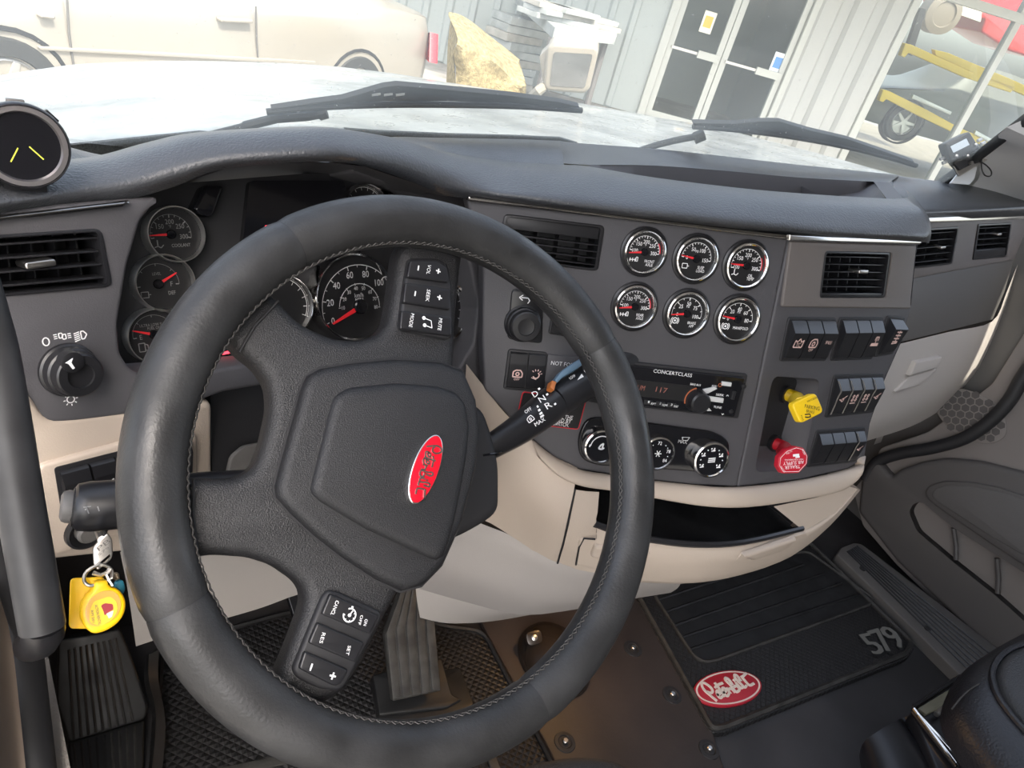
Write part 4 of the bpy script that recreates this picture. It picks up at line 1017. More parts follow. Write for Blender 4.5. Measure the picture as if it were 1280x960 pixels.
# ------------------------------------------------------------------ column shroud and stalks
col_ = thing('steering_column', 'black steering column shroud behind the wheel hub', 'steering column', PW.p(.03, 0, -.30))
CF = PW.off(-.085)
mb = MB(); mb.pslab(CF, [(400,480), (560,492), (606,508), (619,545), (627,580), (627,640), (606,656), (572,674), (480,700), (400,640)], -.22, 0, .012, .010)
mb.build('shroud', BLACKM, col_, sharp=60)
MB().tube([CF.hit(604,569,.0006), CF.hit(618,567,.0004), CF.hit(628,565,-.01)], .0012, 6).build('seam', GLOSS, col_)
def stalk_pts(px, c): return [PW.hit(x, y, c) for x, y in px]
st = thing('gear_stalk', 'thick black gear selector stalk marked D N R right of the wheel hub', 'stalk', PW.hit(690, 510, -.09))
c = -.105
P_ = stalk_pts([(600,568), (618,556), (650,536), (681,512), (692,503)], c); P2 = stalk_pts([(693,502), (715,488), (745,470), (790,444)], c)
mb = MB(); mb.tube([V3(q) for q in cr(P_, 4)], [.0105 + .0085*min(1, i/12) for i in range(17)], 24); mb.build('stalk_grip', BLACK, st, sharp=50)
mb = MB(); mb.tube([V3(q) for q in cr(P2, 4)], [.0188, .0192] + [.0195]*11, 24); mb.build('rotary_collar', BLACK, st, sharp=50)
ax = (P_[-1]-P_[1]).normalized(); tocam = (CAM - P_[3]); tocam = (tocam - ax*tocam.dot(ax)).normalized()
SF = Fr(P_[3] + tocam*.0192, ax, tocam)
mk = MB()
for s_, p0, p1, h in [('D', (666,494), (672,490.5), 6), ('N', (674,500.5), (681,496.5), 6), ('R', (682,508.5), (689,504.5), 6.5)]: mk.ptext(SF, s_, p0, p1, h, .0)
for x, y in [(674,486), (684,493), (694,505)]: a, b = SF.ab(x, y); mk.slab(SF, rect(a-.0014, a+.0014, b-.001, b+.001), -.0002, 0)
mk.ptext(SF, 'OFF', (656,515.5), (664,510), 3.6, -.0008).ptext(SF, 'MAX', (668.5,531), (681,523.5), 4, -.0006)
a, b = SF.ab(663.5, 523.5); mk.path(SF, [(a-.004, b-.0025), (a-.004, b+.0015), (a-.001, b+.003), (a+.003, b+.003), (a+.004, b), (a+.004, b-.0025)], .0009, -.0007, 0, True); mk.ring(Fr(SF.p(a, b), SF.u, SF.n), .0008, .0016, 0, 360, -.0007, 0, 10)
for i, (x, y, k) in enumerate([(672.5,508,.8), (674.5,512.5,1.2), (676.5,516.5,1.6), (678,520,2.0)]): a, b = SF.ab(x, y); mk.slab(SF, [(a-.0016*k, b-.001), (a+.0012*k, b-.001), (a+.0012*k, b+.0012), (a-.0012*k, b+.0012)], -.0006, -.0004)
mk.ptext(SF, 'LOW', (712,473), (719,469), 3, .0008); a, b = SF.ab(725, 471.5); mk.slab(SF, [(a-.006, b-.001), (a+.004, b-.002), (a+.004, b+.002)], .0005, .0008)
a, b = SF.ab(733, 463); mk.ring(Fr(SF.p(a, b), SF.u, SF.n), .003, .0038, 60, 300, .0008, 0, 12)
mk.build('lettering', WHITE, st, smooth=False)
BLUE = mat('slate blue plastic', (.10, .17, .24), .35); ORNG = mat('orange brown plastic', (.42, .13, .03), .4)
LF = SF.off(.004)
MB().pslab(LF, [(694,474), (702,463), (718,452), (729,446), (733,452), (722,461), (706,470), (697,478)], -.010, .001, .002, .002).build('thumb_lever', BLUE, st)
MB().pslab(LF, [(690,475), (696,477), (693,488), (688,484)], -.010, .0, .001, .001).build('lever_root', ORNG, st)
st = thing('turn_signal_stalk', 'fat black stalk with a grey end button at the left of the wheel', 'stalk', PW.hit(120, 632, -.13))
c = -.075
P_ = stalk_pts([(90,634), (97,634), (112,633), (150,630), (200,622), (260,612), (400,598)], c)
mb = MB(); mb.tube(P_, [.0125, .0165, .0178, .0178, .017, .014, .010], 24); mb.build('stalk_grip', BLACK, st, sharp=40)
mb = MB(); mb.tube(stalk_pts([(75,633), (78,633), (84,633), (91,633.5)], c), [.0075, .0105, .0115, .0115], 20); mb.build('end_button', GREYP, st, sharp=40)
MB().tube(stalk_pts([(91,633.5), (94,633.5)], c), [.0138, .0138], 20).build('button_ring', BLACKM, st)
ax = (P_[3]-P_[2]).normalized(); tocam = (CAM - P_[3]); tocam = (tocam - ax*tocam.dot(ax)).normalized()
SF = Fr(P_[3] + tocam*.0181, ax, tocam); mk = MB()
mk.line(SF, SF.ab(108,634), SF.ab(111,642), .0008, 0).line(SF, SF.ab(104,634), SF.ab(114,633), .0008, 0).line(SF, SF.ab(106,637), SF.ab(110,636.5), .0008, 0).line(SF, SF.ab(122,633), SF.ab(124,639), .0008, 0)
mk.build('wiper_legend', DIM, st, smooth=False)

# ------------------------------------------------------------------ keys
kd = .545
key = thing('ignition_key', 'steel ignition key with a diamond head in the lock under the left stalk', 'key', atd(128, 690, kd))
tc_ = (CAM - atd(128, 690, kd)).normalized(); KF = Fr(atd(128, 690, kd), (.97, .15, 0), tc_ + V3(.1, 0, -.1))
hd = [KF.ab(x, y) for x, y in [(134,666), (140,674), (141,691), (139,699), (122,713), (117,706), (116,686), (119,681)]]
hole = [KF.ab(x, y) for x, y in [(122,705), (137,692), (138,696), (123,709)]]
MB().slab(KF, rounded(hd, .0015), -.0015, .0015, .0006, holes=[hole]).build('key_head', STEEL, key)
MB().tube([KF.hit(128,675), PI_.hit(122,662,.004)], .0028, 8).build('key_blade', STEEL, key)
mk = MB(); mk.ptext(KF, 'PB', (122,687), (137,675), 6, .0017).ptext(KF, '579', (123,694), (136,684), 3, .0017); mk.build('key_stamp', GREYP, key, smooth=False)
def px_ring(f, pts, r, n=3): return [f.hit(x, y) for x, y in cr(pts, n, True)]
kr = MB(); kr.tube(px_ring(KF.off(.002), [(124,706), (109,714), (105,725), (112,732), (128,729), (138,724), (140,714), (134,708)], 0), .0011, 8, closed=True)
ring = kr.build('key_ring', STEEL); tag(ring, 'thin steel split ring hanging from the ignition key', 'key ring')
cl = MB(); cl.tube([KF.hit(x, y, .004) for x, y in [(116,716), (126,719), (134,716), (138,711)]], .0014, 6).tube([KF.hit(x, y, .004) for x, y in [(133,718), (137,726), (141,732)]], .0010, 6).tube([KF.hit(x, y, .004) for x, y in [(134,726), (141,722)]], .0008, 6)
tag(cl.build('snap_clip', STEEL), 'small chrome snap clip on the key ring above the round yellow fob', 'clip')
TGF = Fr(KF.hit(105, 755, -.006), KF.u, KF.n)
YT = mat('yellow tag plastic', (.85, .50, .005), .4)
tag(MB().pslab(TGF, [(88,723), (131,721), (128,786), (86,786)], -.002, 0, .003, .0006).build('key_tag', YT), 'flat square yellow key tag hanging behind the round fob', 'key tag')
fob = thing('key_fob', 'round yellow key fob with a clear dome and printed insert on the key ring', 'key fob', KF.hit(128, 792))
FF = KF.off(.001)
out_ = [(100,772), (101,758), (107,746), (117,737), (118,727), (135,725), (136,733), (148,736), (156,746), (158,757), (155,770), (146,781), (131,790), (117,793), (107,786)]
MB().pslab(FF, out_, -.006, .0035, .003, .0022).build('fob_body', YT, fob)
inn_ = [(106,770), (108,756), (116,745), (128,738.5), (142,738), (150,746), (152,757), (148,769), (137,778), (122,784), (111,781)]
MB().pslab(FF.off(.0035), inn_, -.003, .0004, .003, .0003).build('dome_well', mat('amber clear plastic', (.62, .36, .08), .12, coat=.5), fob)
cardM = mat('yellow printed card', (.78, .52, .03), .5)
MB().pslab(FF.off(.0042), [(112,778), (112,764), (117,752), (137,745), (146,752), (147,763), (141,774), (126,783)], -.0004, 0, .002, 0).build('insert_card', cardM, fob)
MF = FF.off(.0046); mk = MB()
mk.pslab(MF, [(126,757), (131,754), (141,755), (142,762), (134,766), (131,770), (129,763)], -.0003, 0, .001, 0); mk.build('red_print', mat('maroon print', (.30,.02,.03), .5), fob, smooth=False)
MB().pslab(MF, [(133,767), (142,763), (140,771), (136,773)], -.0003, 0).build('white_print', mat('silver print', (.6,.6,.62), .5), fob, smooth=False)
mk = MB(); mk.ptext(MF, 'ACTION RENTAL', (120,756), (125,781), 3.2, .0001).ptext(MF, 'RM 201', (115,763), (117,778), 2.6, .0001); mk.build('fob_lettering', mat('navy print', (.04,.04,.10), .5), fob, smooth=False)
bt = MB(); bt.slab(KF.off(-.012), rounded([KF.ab(x, y, -.012) for x, y in [(143,727), (154,724), (157,737), (152,745), (143,738)]], .003), -.004, .002, .002)
tag(bt.build('blue_key_cap', mat('blue rubber', (.03,.22,.32), .45)), 'small blue rubber key cap behind the fob on the key ring', 'key cap')
bt = MB(); bt.slab(KF.off(-.012), rounded([KF.ab(x, y, -.012) for x, y in [(142,715), (149,716), (150,725), (143,726)]], .003), -.003, .002, .002)
tag(bt.build('brass_key_bow', mat('dull brass', (.35,.27,.18), .4, .8)), 'dull brass key bow just above the blue key cap', 'key')

# ------------------------------------------------------------------ grab handle
gh = thing('grab_handle', 'long black grab handle running down the left edge', 'grab handle', atd(50, 800, .53))
gp = [(-40,330,.47), (-22,390,.47), (-8,440,.475), (7,520,.48), (24,620,.49), (40,710,.50), (48,755,.505), (53,785,.51)]
pts = [atd(*g) for g in gp]; MB().tube([V3(q) for q in cr(pts, 5)], .0118, 20).build('grip_tube', mat('worn black rubber', (.028,.028,.03), .48, var=(30,.3), rvar=(24,.12)), gh, sharp=60)
MB().tube([atd(53,778,.512), atd(54,792,.52), atd(50,802,.545), atd(40,806,.58)], [.0116, .0112, .0105, .0105], 16).build('foot_bend', GREYP if False else BLACK, gh, sharp=60)

# ------------------------------------------------------------------ pod gauge on the dash top
pc_ = atd(29, 183, .60); tc_ = (CAM - pc_).normalized()
GF = Fr(pc_, (.95, .1, 0), tc_ + V3(.12, .1, -.12)); R = .0275
pod_ = thing('pod_gauge', 'round black digital pod gauge with two yellow lines on the left dash top', 'gauge', pc_ - V3(0, 0, .035))
MB().lathe(GF, [(R*.6, -.036), (R*.95, -.028), (R*1.02, -.004), (R*1.0, .002), (R*.97, .003), (R*.93, .002)], 48).build('housing', BLACK, pod_, sharp=50)
MB().lathe(GF, [(R*.94, .001), (R*.93, .0035), (R*.82, .0035), (R*.78, .001)], 48).build('bezel', mat('dark chrome', (.70,.66,.67), .3, 1.0), pod_)
MB().slab(GF, ell(0, 0, R*.80, R*.80, 48), -.002, .0012).build('display', GLOSS, pod_)
YL = mat('yellow green pointer', (.5,.5,.05), .5, emit=((.75,.8,.1), .12))
for p0, p1 in (((22,184.5), (13,202)), ((36,183), (54,199))): MB().line(GF, GF.ab(*p0), GF.ab(*p1), .0008, .0016).build('pointer', YL, pod_, smooth=False)
MB().box(GF, -R*.45, R*.45, -R*1.25, -R*.8, -.030, -.008).build('foot', BLACK, pod_)
MB().slab(Fr(GF.p(0, R*1.0, -.012), GF.u, GF.v), rect(-.005, .005, -.004, .004, .0015), -.001, .0015, .0008).build('button', GREYP, pod_)
MB().slab(Fr(GF.p(R*.72, R*.72, -.012), GF.u-GF.v, GF.u+GF.v), rect(-.005, .005, -.003, .003, .001), -.001, .0015, .0008).build('button', BLACK, pod_)
# ------------------------------------------------------------------ floor and side walls
FL = Fr((.9, .5, 0), (1, 0, 0), (0, 0, 1))
struct(MB().slab(FL, [(-1.02, -1.9), (1.07, -1.9), (1.07, .75), (-1.02, .75)], -.04, 0).build('floor', FLOORV))
# firewall
struct(MB().grid([[V3(-.14, .94, -.02), V3(-.14, .96, .40), V3(-.14, .94, .70)], [V3(1.96, .94, -.02), V3(1.96, .96, .40), V3(1.96, .94, .70)]]).build('wall_front', BLACKM))
# centre tunnel cover with its bolts
z1 = .012
TF = Fr((.8, .6, z1), (1, 0, 0), (0, 0, 1))
tun = thing('tunnel_cover', 'grey brown floor tunnel cover bolted down between the two black mats', 'floor panel', TF.p(0, 0, -z1))
MB().pslab(TF, [(585,740), (800,725), (800,752), (845,835), (892,915), (920,1010), (735,1050), (690,945), (606,786)], -z1, 0, .01, .004).build('cover_panel', TUNNEL, tun)
for x, y in [(706,928), (791,811), (840,869), (886,937)]:
    f = TF.at(x, y); MB().lathe(f, [(.020, -.0005), (.019, .002), (.013, .0025), (.011, .0008), (0, .0008)], 24).build('bolt_recess', BLACKM, tun)
    MB().lathe(f, [(.0055, .0005), (.0055, .006), (.004, .0075), (0, .0075)], 8).build('bolt', STEEL, tun)
dm = thing('shifter_dome', 'dark brown dome cover with a screw tab behind the wheel rim on the tunnel', 'cover', TF.hit(688, 815))
DM = mat('brown black plastic', (.022, .017, .014), .25)
cdm = TF.hit(692, 826); dmb = MB().ball(cdm, .070, .085, .052, 28); dmb.V = [(x, y, max(z, z1+.0015)) for x, y, z in dmb.V]; dmb.build('dome', DM, dm)
sc_ = atz(668, 797, .065); f = Fr(sc_, (1, 0, 0), (-.3, -.5, .8))
MB().slab(f, rect(-.016, .016, -.013, .013, .010), -.012, .0, .002).build('screw_tab', DM, dm); MB().lathe(f, [(.006, 0), (.006, .002), (.004, .003), (0, .003)], 12).build('screw', STEEL, dm)
# moulded rubber mats
def matt(px, z, label, r=.03):
    f = Fr((.8, .5, z), (1, 0, 0), (0, 0, 1)); t = thing('floor_mat', label, 'floor mat', f.hit(*px[0]) - V3(0, 0, z), 'rubber floor mats')
    q = [f.ab(x, y) for x, y in px]; q = q if area2(q) > 0 else q[::-1]; q = rounded(q, r)
    return t, f, q
bn = bpy.data.materials.new('studded mat rubber'); bn.use_nodes = True
N = bn.node_tree.nodes; L = bn.node_tree.links; b_ = N['Principled BSDF']; b_.inputs['Base Color'].default_value = (.012, .012, .013, 1); b_.inputs['Roughness'].default_value = .48
tc_ = N.new('ShaderNodeTexCoord'); mp = N.new('ShaderNodeMapping'); mp.inputs['Rotation'].default_value = (0, 0, PI/4); mp.inputs['Scale'].default_value = (95, 95, 95)
ck = N.new('ShaderNodeTexVoronoi'); ck.inputs['Randomness'].default_value = 0; ck.inputs['Scale'].default_value = 1; ck.distance = 'CHEBYCHEV'
L.new(tc_.outputs['Object'], mp.inputs['Vector']); L.new(mp.outputs['Vector'], ck.inputs['Vector'])
bp_ = N.new('ShaderNodeBump'); bp_.invert = True; bp_.inputs['Strength'].default_value = 1; bp_.inputs['Distance'].default_value = .004; L.new(ck.outputs['Distance'], bp_.inputs['Height']); L.new(bp_.outputs['Normal'], b_.inputs['Normal'])
MATS = bn
dmx = [(196,806), (358,763), (470,742), (545,778), (607,786), (692,948), (720,1010), (200,1060), (186,960)]
t, f, q = matt(dmx, .010, 'black studded rubber mat under the steering wheel and pedals')
MB().slab(f, q, -.010, 0, .003).build('mat_sheet', MATS, t)
MB().tube([f.p(a, b, .002) for a, b in inset(q, .008)], .005, 6, closed=True).build('raised_border', MATR, t)
for px in [[(270,960), (350,944), (425,920), (430,932), (360,953), (300,968)], [(330,985), (420,958), (520,962), (520,975), (430,972), (350,1000)], [(604,930), (614,930), (632,975), (620,980)], [(470,845), (575,835), (592,880), (560,896), (470,905)]]:
    MB().pslab(f, px, 0, .004, .004, .001).build('smooth_band', WORN if px[0][0] != 470 else MATR, t)
pmx = [(776,742), (792,742), (838,826), (887,916), (905,916), (1136,822), (1145,806), (1012,676), (960,690)]
t, f, q = matt(pmx, .014, 'black rubber passenger mat with a red oval badge and the number 579', .02)
MB().slab(f, q, -.014, 0, .003).build('mat_sheet', MATS, t)
MB().tube([f.p(a, b, .002) for a, b in inset(q, .009)], .006, 6, closed=True).build('raised_border', WORN, t)
rec = [(816,742), (866,820), (878,828), (892,827), (1086,757), (1092,750), (1010,690), (930,700)]
MB().pslab(f, rec, -.001, .0012, .008, 0).build('ribbed_field', MATR, t)
rq = [f.ab(x, y) for x, y in rec]; MB().tube([f.p(a, b, .002) for a, b in rounded(rq, .02)], .004, 6, closed=True).build('field_edge', WORN, t)
for p0, p1 in [((832,765), (1004,706)), ((843,782), (1030,717)), ((852,797), (1052,729)), ((862,812), (1074,743)), ((822,750), (985,697))]:
    MB().tube([f.hit(*p0, .001), f.hit(*p1, .001)], .0035, 6).build('rib', MATR, t)
# badge on the mat
pA, pB = Vector(f.ab(868,871.5)), Vector(f.ab(948.5,852)); pt, pb_ = Vector(f.ab(915,838)), Vector(f.ab(899,889.5))
BF = Fr(f.p(*((pA+pB)/2)), f.u*(pB-pA).x + f.v*(pB-pA).y, f.n); L_ = (pB-pA).length/2; hA = (pB-pA)/2; hB = (pt-pb_)/2; Wd = abs(hA.x*hB.y - hA.y*hB.x)/L_
bd = MB().slab(BF, ell(0, 0, L_, Wd, 48), 0, .006, .002).build('oval_badge', mat('red rubber', (.42,.014,.03), .45), t)
WR = mat('off white rubber', (.75,.68,.62), .5)
mb = MB(); G = [[BF.p(*e1, .0062), BF.p(*e2, .0062)] for e1, e2 in zip(ell(0, 0, L_*.95, Wd*.92, 48), ell(0, 0, L_*.90, Wd*.84, 48))]; mb.grid(G, cu=True); mb.build('badge_ring', WR, bd, smooth=False)
mb = MB(); script_word(mb, BF, L_*.95, .006, .0075, L_*.062, Wd/L_/.50); mb.build('badge_lettering', WR, bd, smooth=False)
mk = MB()
for s_, p0, p1 in [('5', (1083,806), (1097,803)), ('7', (1096,802), (1109,798)), ('9', (1109,798), (1123,794))]: [mk.ptext(f, s_, (p0[0]+dx, p0[1]), (p1[0]+dx, p1[1]), 21, .002+dx*.0001) for dx in (-1, 0, 1)]
V0 = len(mk.V)
mk.build('number_579', mat('grey rubber', (.17,.17,.155), .6), t, smooth=False)
mk = MB()
for s_, p0, p1 in [('5', (1081.5,807.5), (1098.5,804)), ('7', (1094.5,803.5), (1110.5,798.5)), ('9', (1107.5,799.5), (1124.5,794.5))]: [mk.ptext(f, s_, (p0[0]+dx, p0[1]), (p1[0]+dx, p1[1]), 25, .0014+dx*.0001) for dx in (-1, 0, 1)]
mk.build('number_shadow', MATR, t, smooth=False)
# dead pedal
fo = atz(125, 918, .03)
t = thing('foot_rest', 'ribbed black foot rest at the left of the pedals', 'foot rest', (fo.x, fo.y, 0))
DF = Fr(fo, (1, .15, 0), (0, -.75, .66)); DL = Fr(fo, (1, .15, 0), (0, -.12, 1))
MB().pslab(DF, [(72,800), (150,786), (168,830), (186,884), (181,900), (86,930), (70,880)], -.03, 0, .006, .004).build('rest_plate', MATR, t)
MB().pslab(DL, [(84,928), (181,898), (178,990), (92,1010)], -.03, 0, .006, .004).build('lower_plate', MATR, t)
for i in range(9):
    k = i/8; MB().tube([DF.hit(86+k*58, 812-k*14, .001), DF.hit(92+k*74, 924-k*22, .001)], .0022, 6).build('rib', WORN if i > 4 else MATR, t)
    MB().tube([DL.hit(92+k*76, 930-k*22, .001), DL.hit(98+k*72, 985-k*14, .001)], .0022, 6).build('rib', WORN if i > 4 else MATR, t)
# raised kick moulding beside it
km = MB(); km.loft([[atz(199,812,.10), atz(186,818,.10)], [atz(198,850,.07), atz(186,850,.08)], [atz(207,905,.05), atz(195,895,.06)], [atz(200,990,.03), atz(188,980,.04)]], 4, 1, thick=.01)
tag(km.build('mat_edge_moulding', MATR), 'worn black rubber moulding between the foot rest and the mat', 'moulding')
# accelerator
ao = atz(520, 868, .055)
t = thing('accelerator_pedal', 'ribbed grey accelerator pedal on its black base behind the wheel', 'pedal', (ao.x, ao.y, 0))
AF = Fr(ao, (1, -.12, 0), (0, -.70, .71))
MB().pslab(AF, [(503,730), (534,722), (543,770), (552,864), (491,877), (481,792)], -.012, 0, .004, .004).build('pedal_pad', WORN, t)
for i in range(5):
    k = (i+.5)/5; MB().pslab(AF, [(504+k*31-2.6, 731-k*7), (504+k*31+2.6, 731-k*7), (482+k*62+5, 791-k*20), (490+k*62+5, 873-k*12), (490+k*62-5, 875-k*12), (482+k*62-5, 793-k*20)], -.001, .003, .001, .001, m=0).build('rib', WORN, t)
BP = Fr(ao - V3(0, 0, .035), (1, -.12, 0), (0, -.2, 1))
MB().pslab(BP, [(466,843), (552,822), (565,868), (578,874), (560,884), (474,894)], -.02, .004, .004, .003).build('base_plate', MATR, t)
bo = atz(375, 765, .10)
t = thing('brake_pedal', 'black brake pedal peeking out left of the lower button spoke', 'pedal', (bo.x, bo.y, 0))
MB().pslab(Fr(bo, (1, 0, 0), (0, -.8, .6)), [(356,737), (400,727), (430,722), (440,775), (370,783)], -.014, 0, .004, .003).build('pedal_pad', GLOSS, t)
MB().tube([bo + V3(.02, .01, 0), bo + V3(.02, .12, .15), bo + V3(.02, .16, .3)], .010, 8).build('pedal_arm', BLACKM, t)
# ------------------------------------------------------------------ left wall, door opening
wl = MB(); wx = -.105
wl.slab(Fr((wx, .5, .4), (0, 1, 0), (1, 0, 0)), [(-.9, -.42), (.5, -.42), (.5, .30), (.10, .34), (-.9, -.36)], -.05, 0)
struct(wl.build('wall_left', mat('grey beige carpet', (.33,.30,.27), .9, grain=(400,.6,.002))))
sl = [(-30,640,.60), (-8,690,.62), (10,730,.64), (22,780,.67), (30,830,.70), (36,880,.72), (42,930,.74), (50,1000,.76)]
struct(MB().tube([V3(q) for q in cr([atd(*p) for p in sl], 4)], .0135, 14).build('trim_1', BLACKM))
tl_ = MB(); tl_.loft([[atd(-60,700,.52), atd(-70,800,.54), atd(-60,900,.56), atd(-50,1000,.58)], [atd(-15,730,.60), atd(-4,800,.64), atd(6,900,.69), atd(16,1000,.72)], [atd(-6,720,.62), atd(14,800,.66), atd(26,900,.71), atd(36,1000,.74)]], 3, 4)
struct(tl_.build('trim_2', mat('tan door sill plastic', (.30,.235,.185), .45)))
ks = MB(); ks.loft([[atd(36,800,.735), atd(46,880,.76), atd(58,1000,.78)], [atd(54,790,.735), atd(72,880,.765), atd(96,1000,.785)]], 2, 4, thick=.004)
struct(ks.build('trim_6', MT['grey beige carpet']))
# ------------------------------------------------------------------ right sill, door and pillar
SFr = Fr((1.75, .5, .03), (0, 1, 0), (0, 0, 1))
t = thing('sill_plate', 'ribbed grey door sill plate screwed down beside the passenger mat', 'sill plate', atz(1140, 780, 0))
MB().pslab(SFr, [(1046,692), (1051,684), (1068,678), (1078,680), (1250,812), (1300,860), (1270,905), (1199,842)], -.03, 0, .008, .004).build('plate', GREYP, t)
for i in range(7):
    k = (i+.6)/7.2; a = (1058+k*14, 690-k*8); b = (1212+k*38, 843-k*20)
    MB().tube([SFr.hit(*a, .0005), SFr.hit(*b, .0005)], .003, 6).build('rib', BLACK, t)
for x, y in ((1078,711), (1159,786)): MB().lathe(SFr.at(x, y), [(.008, 0), (.008, .003), (.005, .004), (0, .004)], 14).build('screw', BLACKM, t)
DX = 1.92
struct(MB().box(Fr((1.97, 0, 0), (0, 1, 0), (1, 0, 0)), -1.9, 1.0, .0, .93, -.03, .03).build('wall_right', GREYP))
DR = Fr((DX, .4, .35), (0, 1, 0), (-1, -.10, .12)); DR = Fr(DR.o, V3(0, -1, 0), DR.n)
door = thing('passenger_door', 'grey passenger door lining with a moulded pocket and oval armrest panel', 'door', (DX, .3, 0))
DG = mat('warm grey door plastic', (.20, .18, .168), .6, grain=(900,.3,.0005)); DD = mat('dark grey door plastic', (.085, .079, .077), .55, grain=(900,.3,.0005))
MB().pslab(DR, [(1066,612), (1090,585), (1100,560), (1160,540), (1240,480), (1290,400), (1420,330), (1500,900), (1330,890), (1236,818), (1120,706), (1078,657)], -.05, 0, .01, .004, c=0).build('door_panel', DG, door)
BO = DR.off(.028)
bol = [(1094,572), (1114,596), (1122,588), (1150,578), (1180,573), (1224,577), (1290,594), (1440,680), (1500,930), (1320,880), (1236,812), (1120,702), (1072,640), (1076,600)]
pk = [(1136,640), (1141,630), (1152,627), (1192,660), (1290,722), (1340,760), (1340,830), (1245,745), (1192,703), (1146,664)]
pq = rounded([BO.ab(x, y) for x, y in pk], .01)
MB().pslab(BO, bol, -.04, 0, .01, .012, c=0, holes=[pq]).build('lower_moulding', DD, door)
MB().grid([[BO.p(a, b, -.0005), BO.p(a, b, -.05)] for a, b in pq], cu=True).slab(BO, pq, -.055, -.05).build('pocket', BLACKM, door)
for x0, y0, x1, y1 in ((1192,660,1198,704), (1246,698,1250,746)):
    MB().tube([BO.hit(x0, y0, -.004), BO.hit((x0+x1)/2, (y0+y1)/2, -.012), BO.hit(x1-3, y1-4, -.006)], .006, 8).build('pocket_divider', DD, door)
ov = [(1157,616), (1162,607), (1180,601), (1215,602), (1250,609), (1300,626), (1420,720), (1400,800), (1290,712), (1235,676), (1190,645), (1163,626)]
MB().pslab(BO, ov, -.004, .008, .012, .004, c=0).build('armrest_frame', DD, door)
ov2 = [(1165,618), (1170,610), (1185,606), (1215,607), (1250,614), (1300,632), (1410,720), (1390,780), (1290,700), (1235,668), (1192,640), (1169,625)]
MB().pslab(BO.off(.006), ov2, 0, .004, .01, .003, c=0).build('armrest_panel', mat('grey leatherette', (.10,.095,.092), .6, grain=(60,.3,.003)), door)
# crease lines of the lining
MB().tube([DR.hit(x, y, .001) for x, y in [(1097,574), (1106,584), (1117,594)]], .0015, 6).build('seam', BLACKM, door)
# speaker grille of hexagons
sg = MB(); SG = DR.off(.003); cx, cy = SG.ab(1212, 519); ex = rpx(SG, 1212, 519, 50); ey = ex*.62; hs = .0115
holes = []
for i in range(-9, 10):
    for j in range(-9, 10):
        x = i*hs*1.5; y = (j + (i % 2)*.5)*hs*math.sqrt(3)
        if (x/ex)**2 + (y/ey)**2 < .88: holes.append([(cx + x + hs*.86*math.cos(k*PI/3), cy + y + hs*.86*math.sin(k*PI/3)) for k in range(6)])
spk = MB().slab(SG, ell(cx, cy, ex, ey, 48), -.001, .0012, .001).build('speaker_grille', DG, door)
for h in holes: MB().slab(SG, h, .0008, .0016).build('hexagon', DD, spk, smooth=False)
# door seal
ss = [(1300,440,1.62), (1278,472,1.66), (1262,500,1.68), (1238,526,1.70), (1205,548,1.70), (1165,560,1.68), (1125,567,1.66), (1096,578,1.64), (1082,600,1.62)]
struct(MB().tube([V3(q) for q in cr([DR.hit(x, y, .014) for x, y, d in ss], 4)], .016, 14).build('trim_3', BLACKM))
kp = MB(); kp.grid([[aty(1108,520,.80), aty(1092,556,.84)], [aty(1117,515,.80), aty(1101,553,.84)]]); kp.build('kick_post', KNEE, dash)
# right windscreen pillar
pl_ = MB(); pl_.loft([[aty(1180,232,.90), aty(1240,252,.86), aty(1310,290,.80)], [aty(1205,212,.87), aty(1260,228,.83), aty(1330,262,.76)], [aty(1245,182,.80), aty(1300,200,.74), aty(1350,225,.68)], [aty(1300,140,.68), aty(1340,160,.64), aty(1400,190,.58)], [(1.80,.48,1.45), (1.86,.44,1.45), (1.92,.36,1.45)], [(1.84,.33,1.74), (1.90,.28,1.74), (1.94,.20,1.74)]], 4, 4)
struct(pl_.build('trim_4', mat('pale grey pillar plastic', (.82,.82,.83), .6)))
struct(MB().tube([aty(1172,232,.888), aty(1209,206,.862), aty(1246,177,.785), aty(1300,136,.655), V3(1.775,.46,1.45), V3(1.815,.31,1.72)], .010, 10).build('trim_5', BLACKM))
# module on a bracket at the foot of the pillar
dv = thing('camera_module', 'small black electronic module with a white sticker on a bracket at the right pillar', 'module', aty(1208,228,.86))
MF = Fr(aty(1205,194,.85), (.93, .10, .36), (-.45, -.8, .38))
a0 = MF.ab(1206, 192)
mq = [(1181,177), (1206,166), (1213,168), (1231,193), (1205,214), (1198,216)]
MB().pslab(MF, [(1181,179), (1212,164), (1226,186), (1190,203)], -.012, .010, .004, .003).build('module_case', BLACK, dv)
MB().pslab(MF, [(1190,202), (1226,187), (1232,196), (1200,213)], -.012, .002, .002, .001).build('connector_block', BLACKM, dv)
MB().pslab(MF.off(.0102), [(1188,183), (1208,173), (1212,181), (1192,191)], 0, .0004, .001, 0).build('sticker', mat('pale sticker', (.62,.68,.72), .5), dv, smooth=False)
MB().pslab(MF, [(1190,204), (1232,190), (1236,199), (1199,221)], -.008, -.004, .002, .001).build('bracket', STEEL, dv)
MB().pslab(MF, [(1188,229), (1200,214), (1222,208), (1218,224), (1212,231)], -.022, -.018, .002, .001).build('mounting_foot', mat('white painted bracket', (.7,.72,.74), .5), dv)
for x, y in ((1191,196), (1215,182), (1205,196), (1210,204)): MB().lathe(MF.at(x, y), [(.003, .004), (.003, .0125), (0, .0135)], 10).build('screw', STEEL, dv)
for x, y in ((1180,197), (1183,202), (1222,176), (1226,180)): MB().tube([MF.hit(x, y, -.004), MF.hit(x + (-5 if x < 1200 else 5), y + (2 if x < 1200 else -2), -.004)], .0035, 8).build('pin', STEEL, dv)
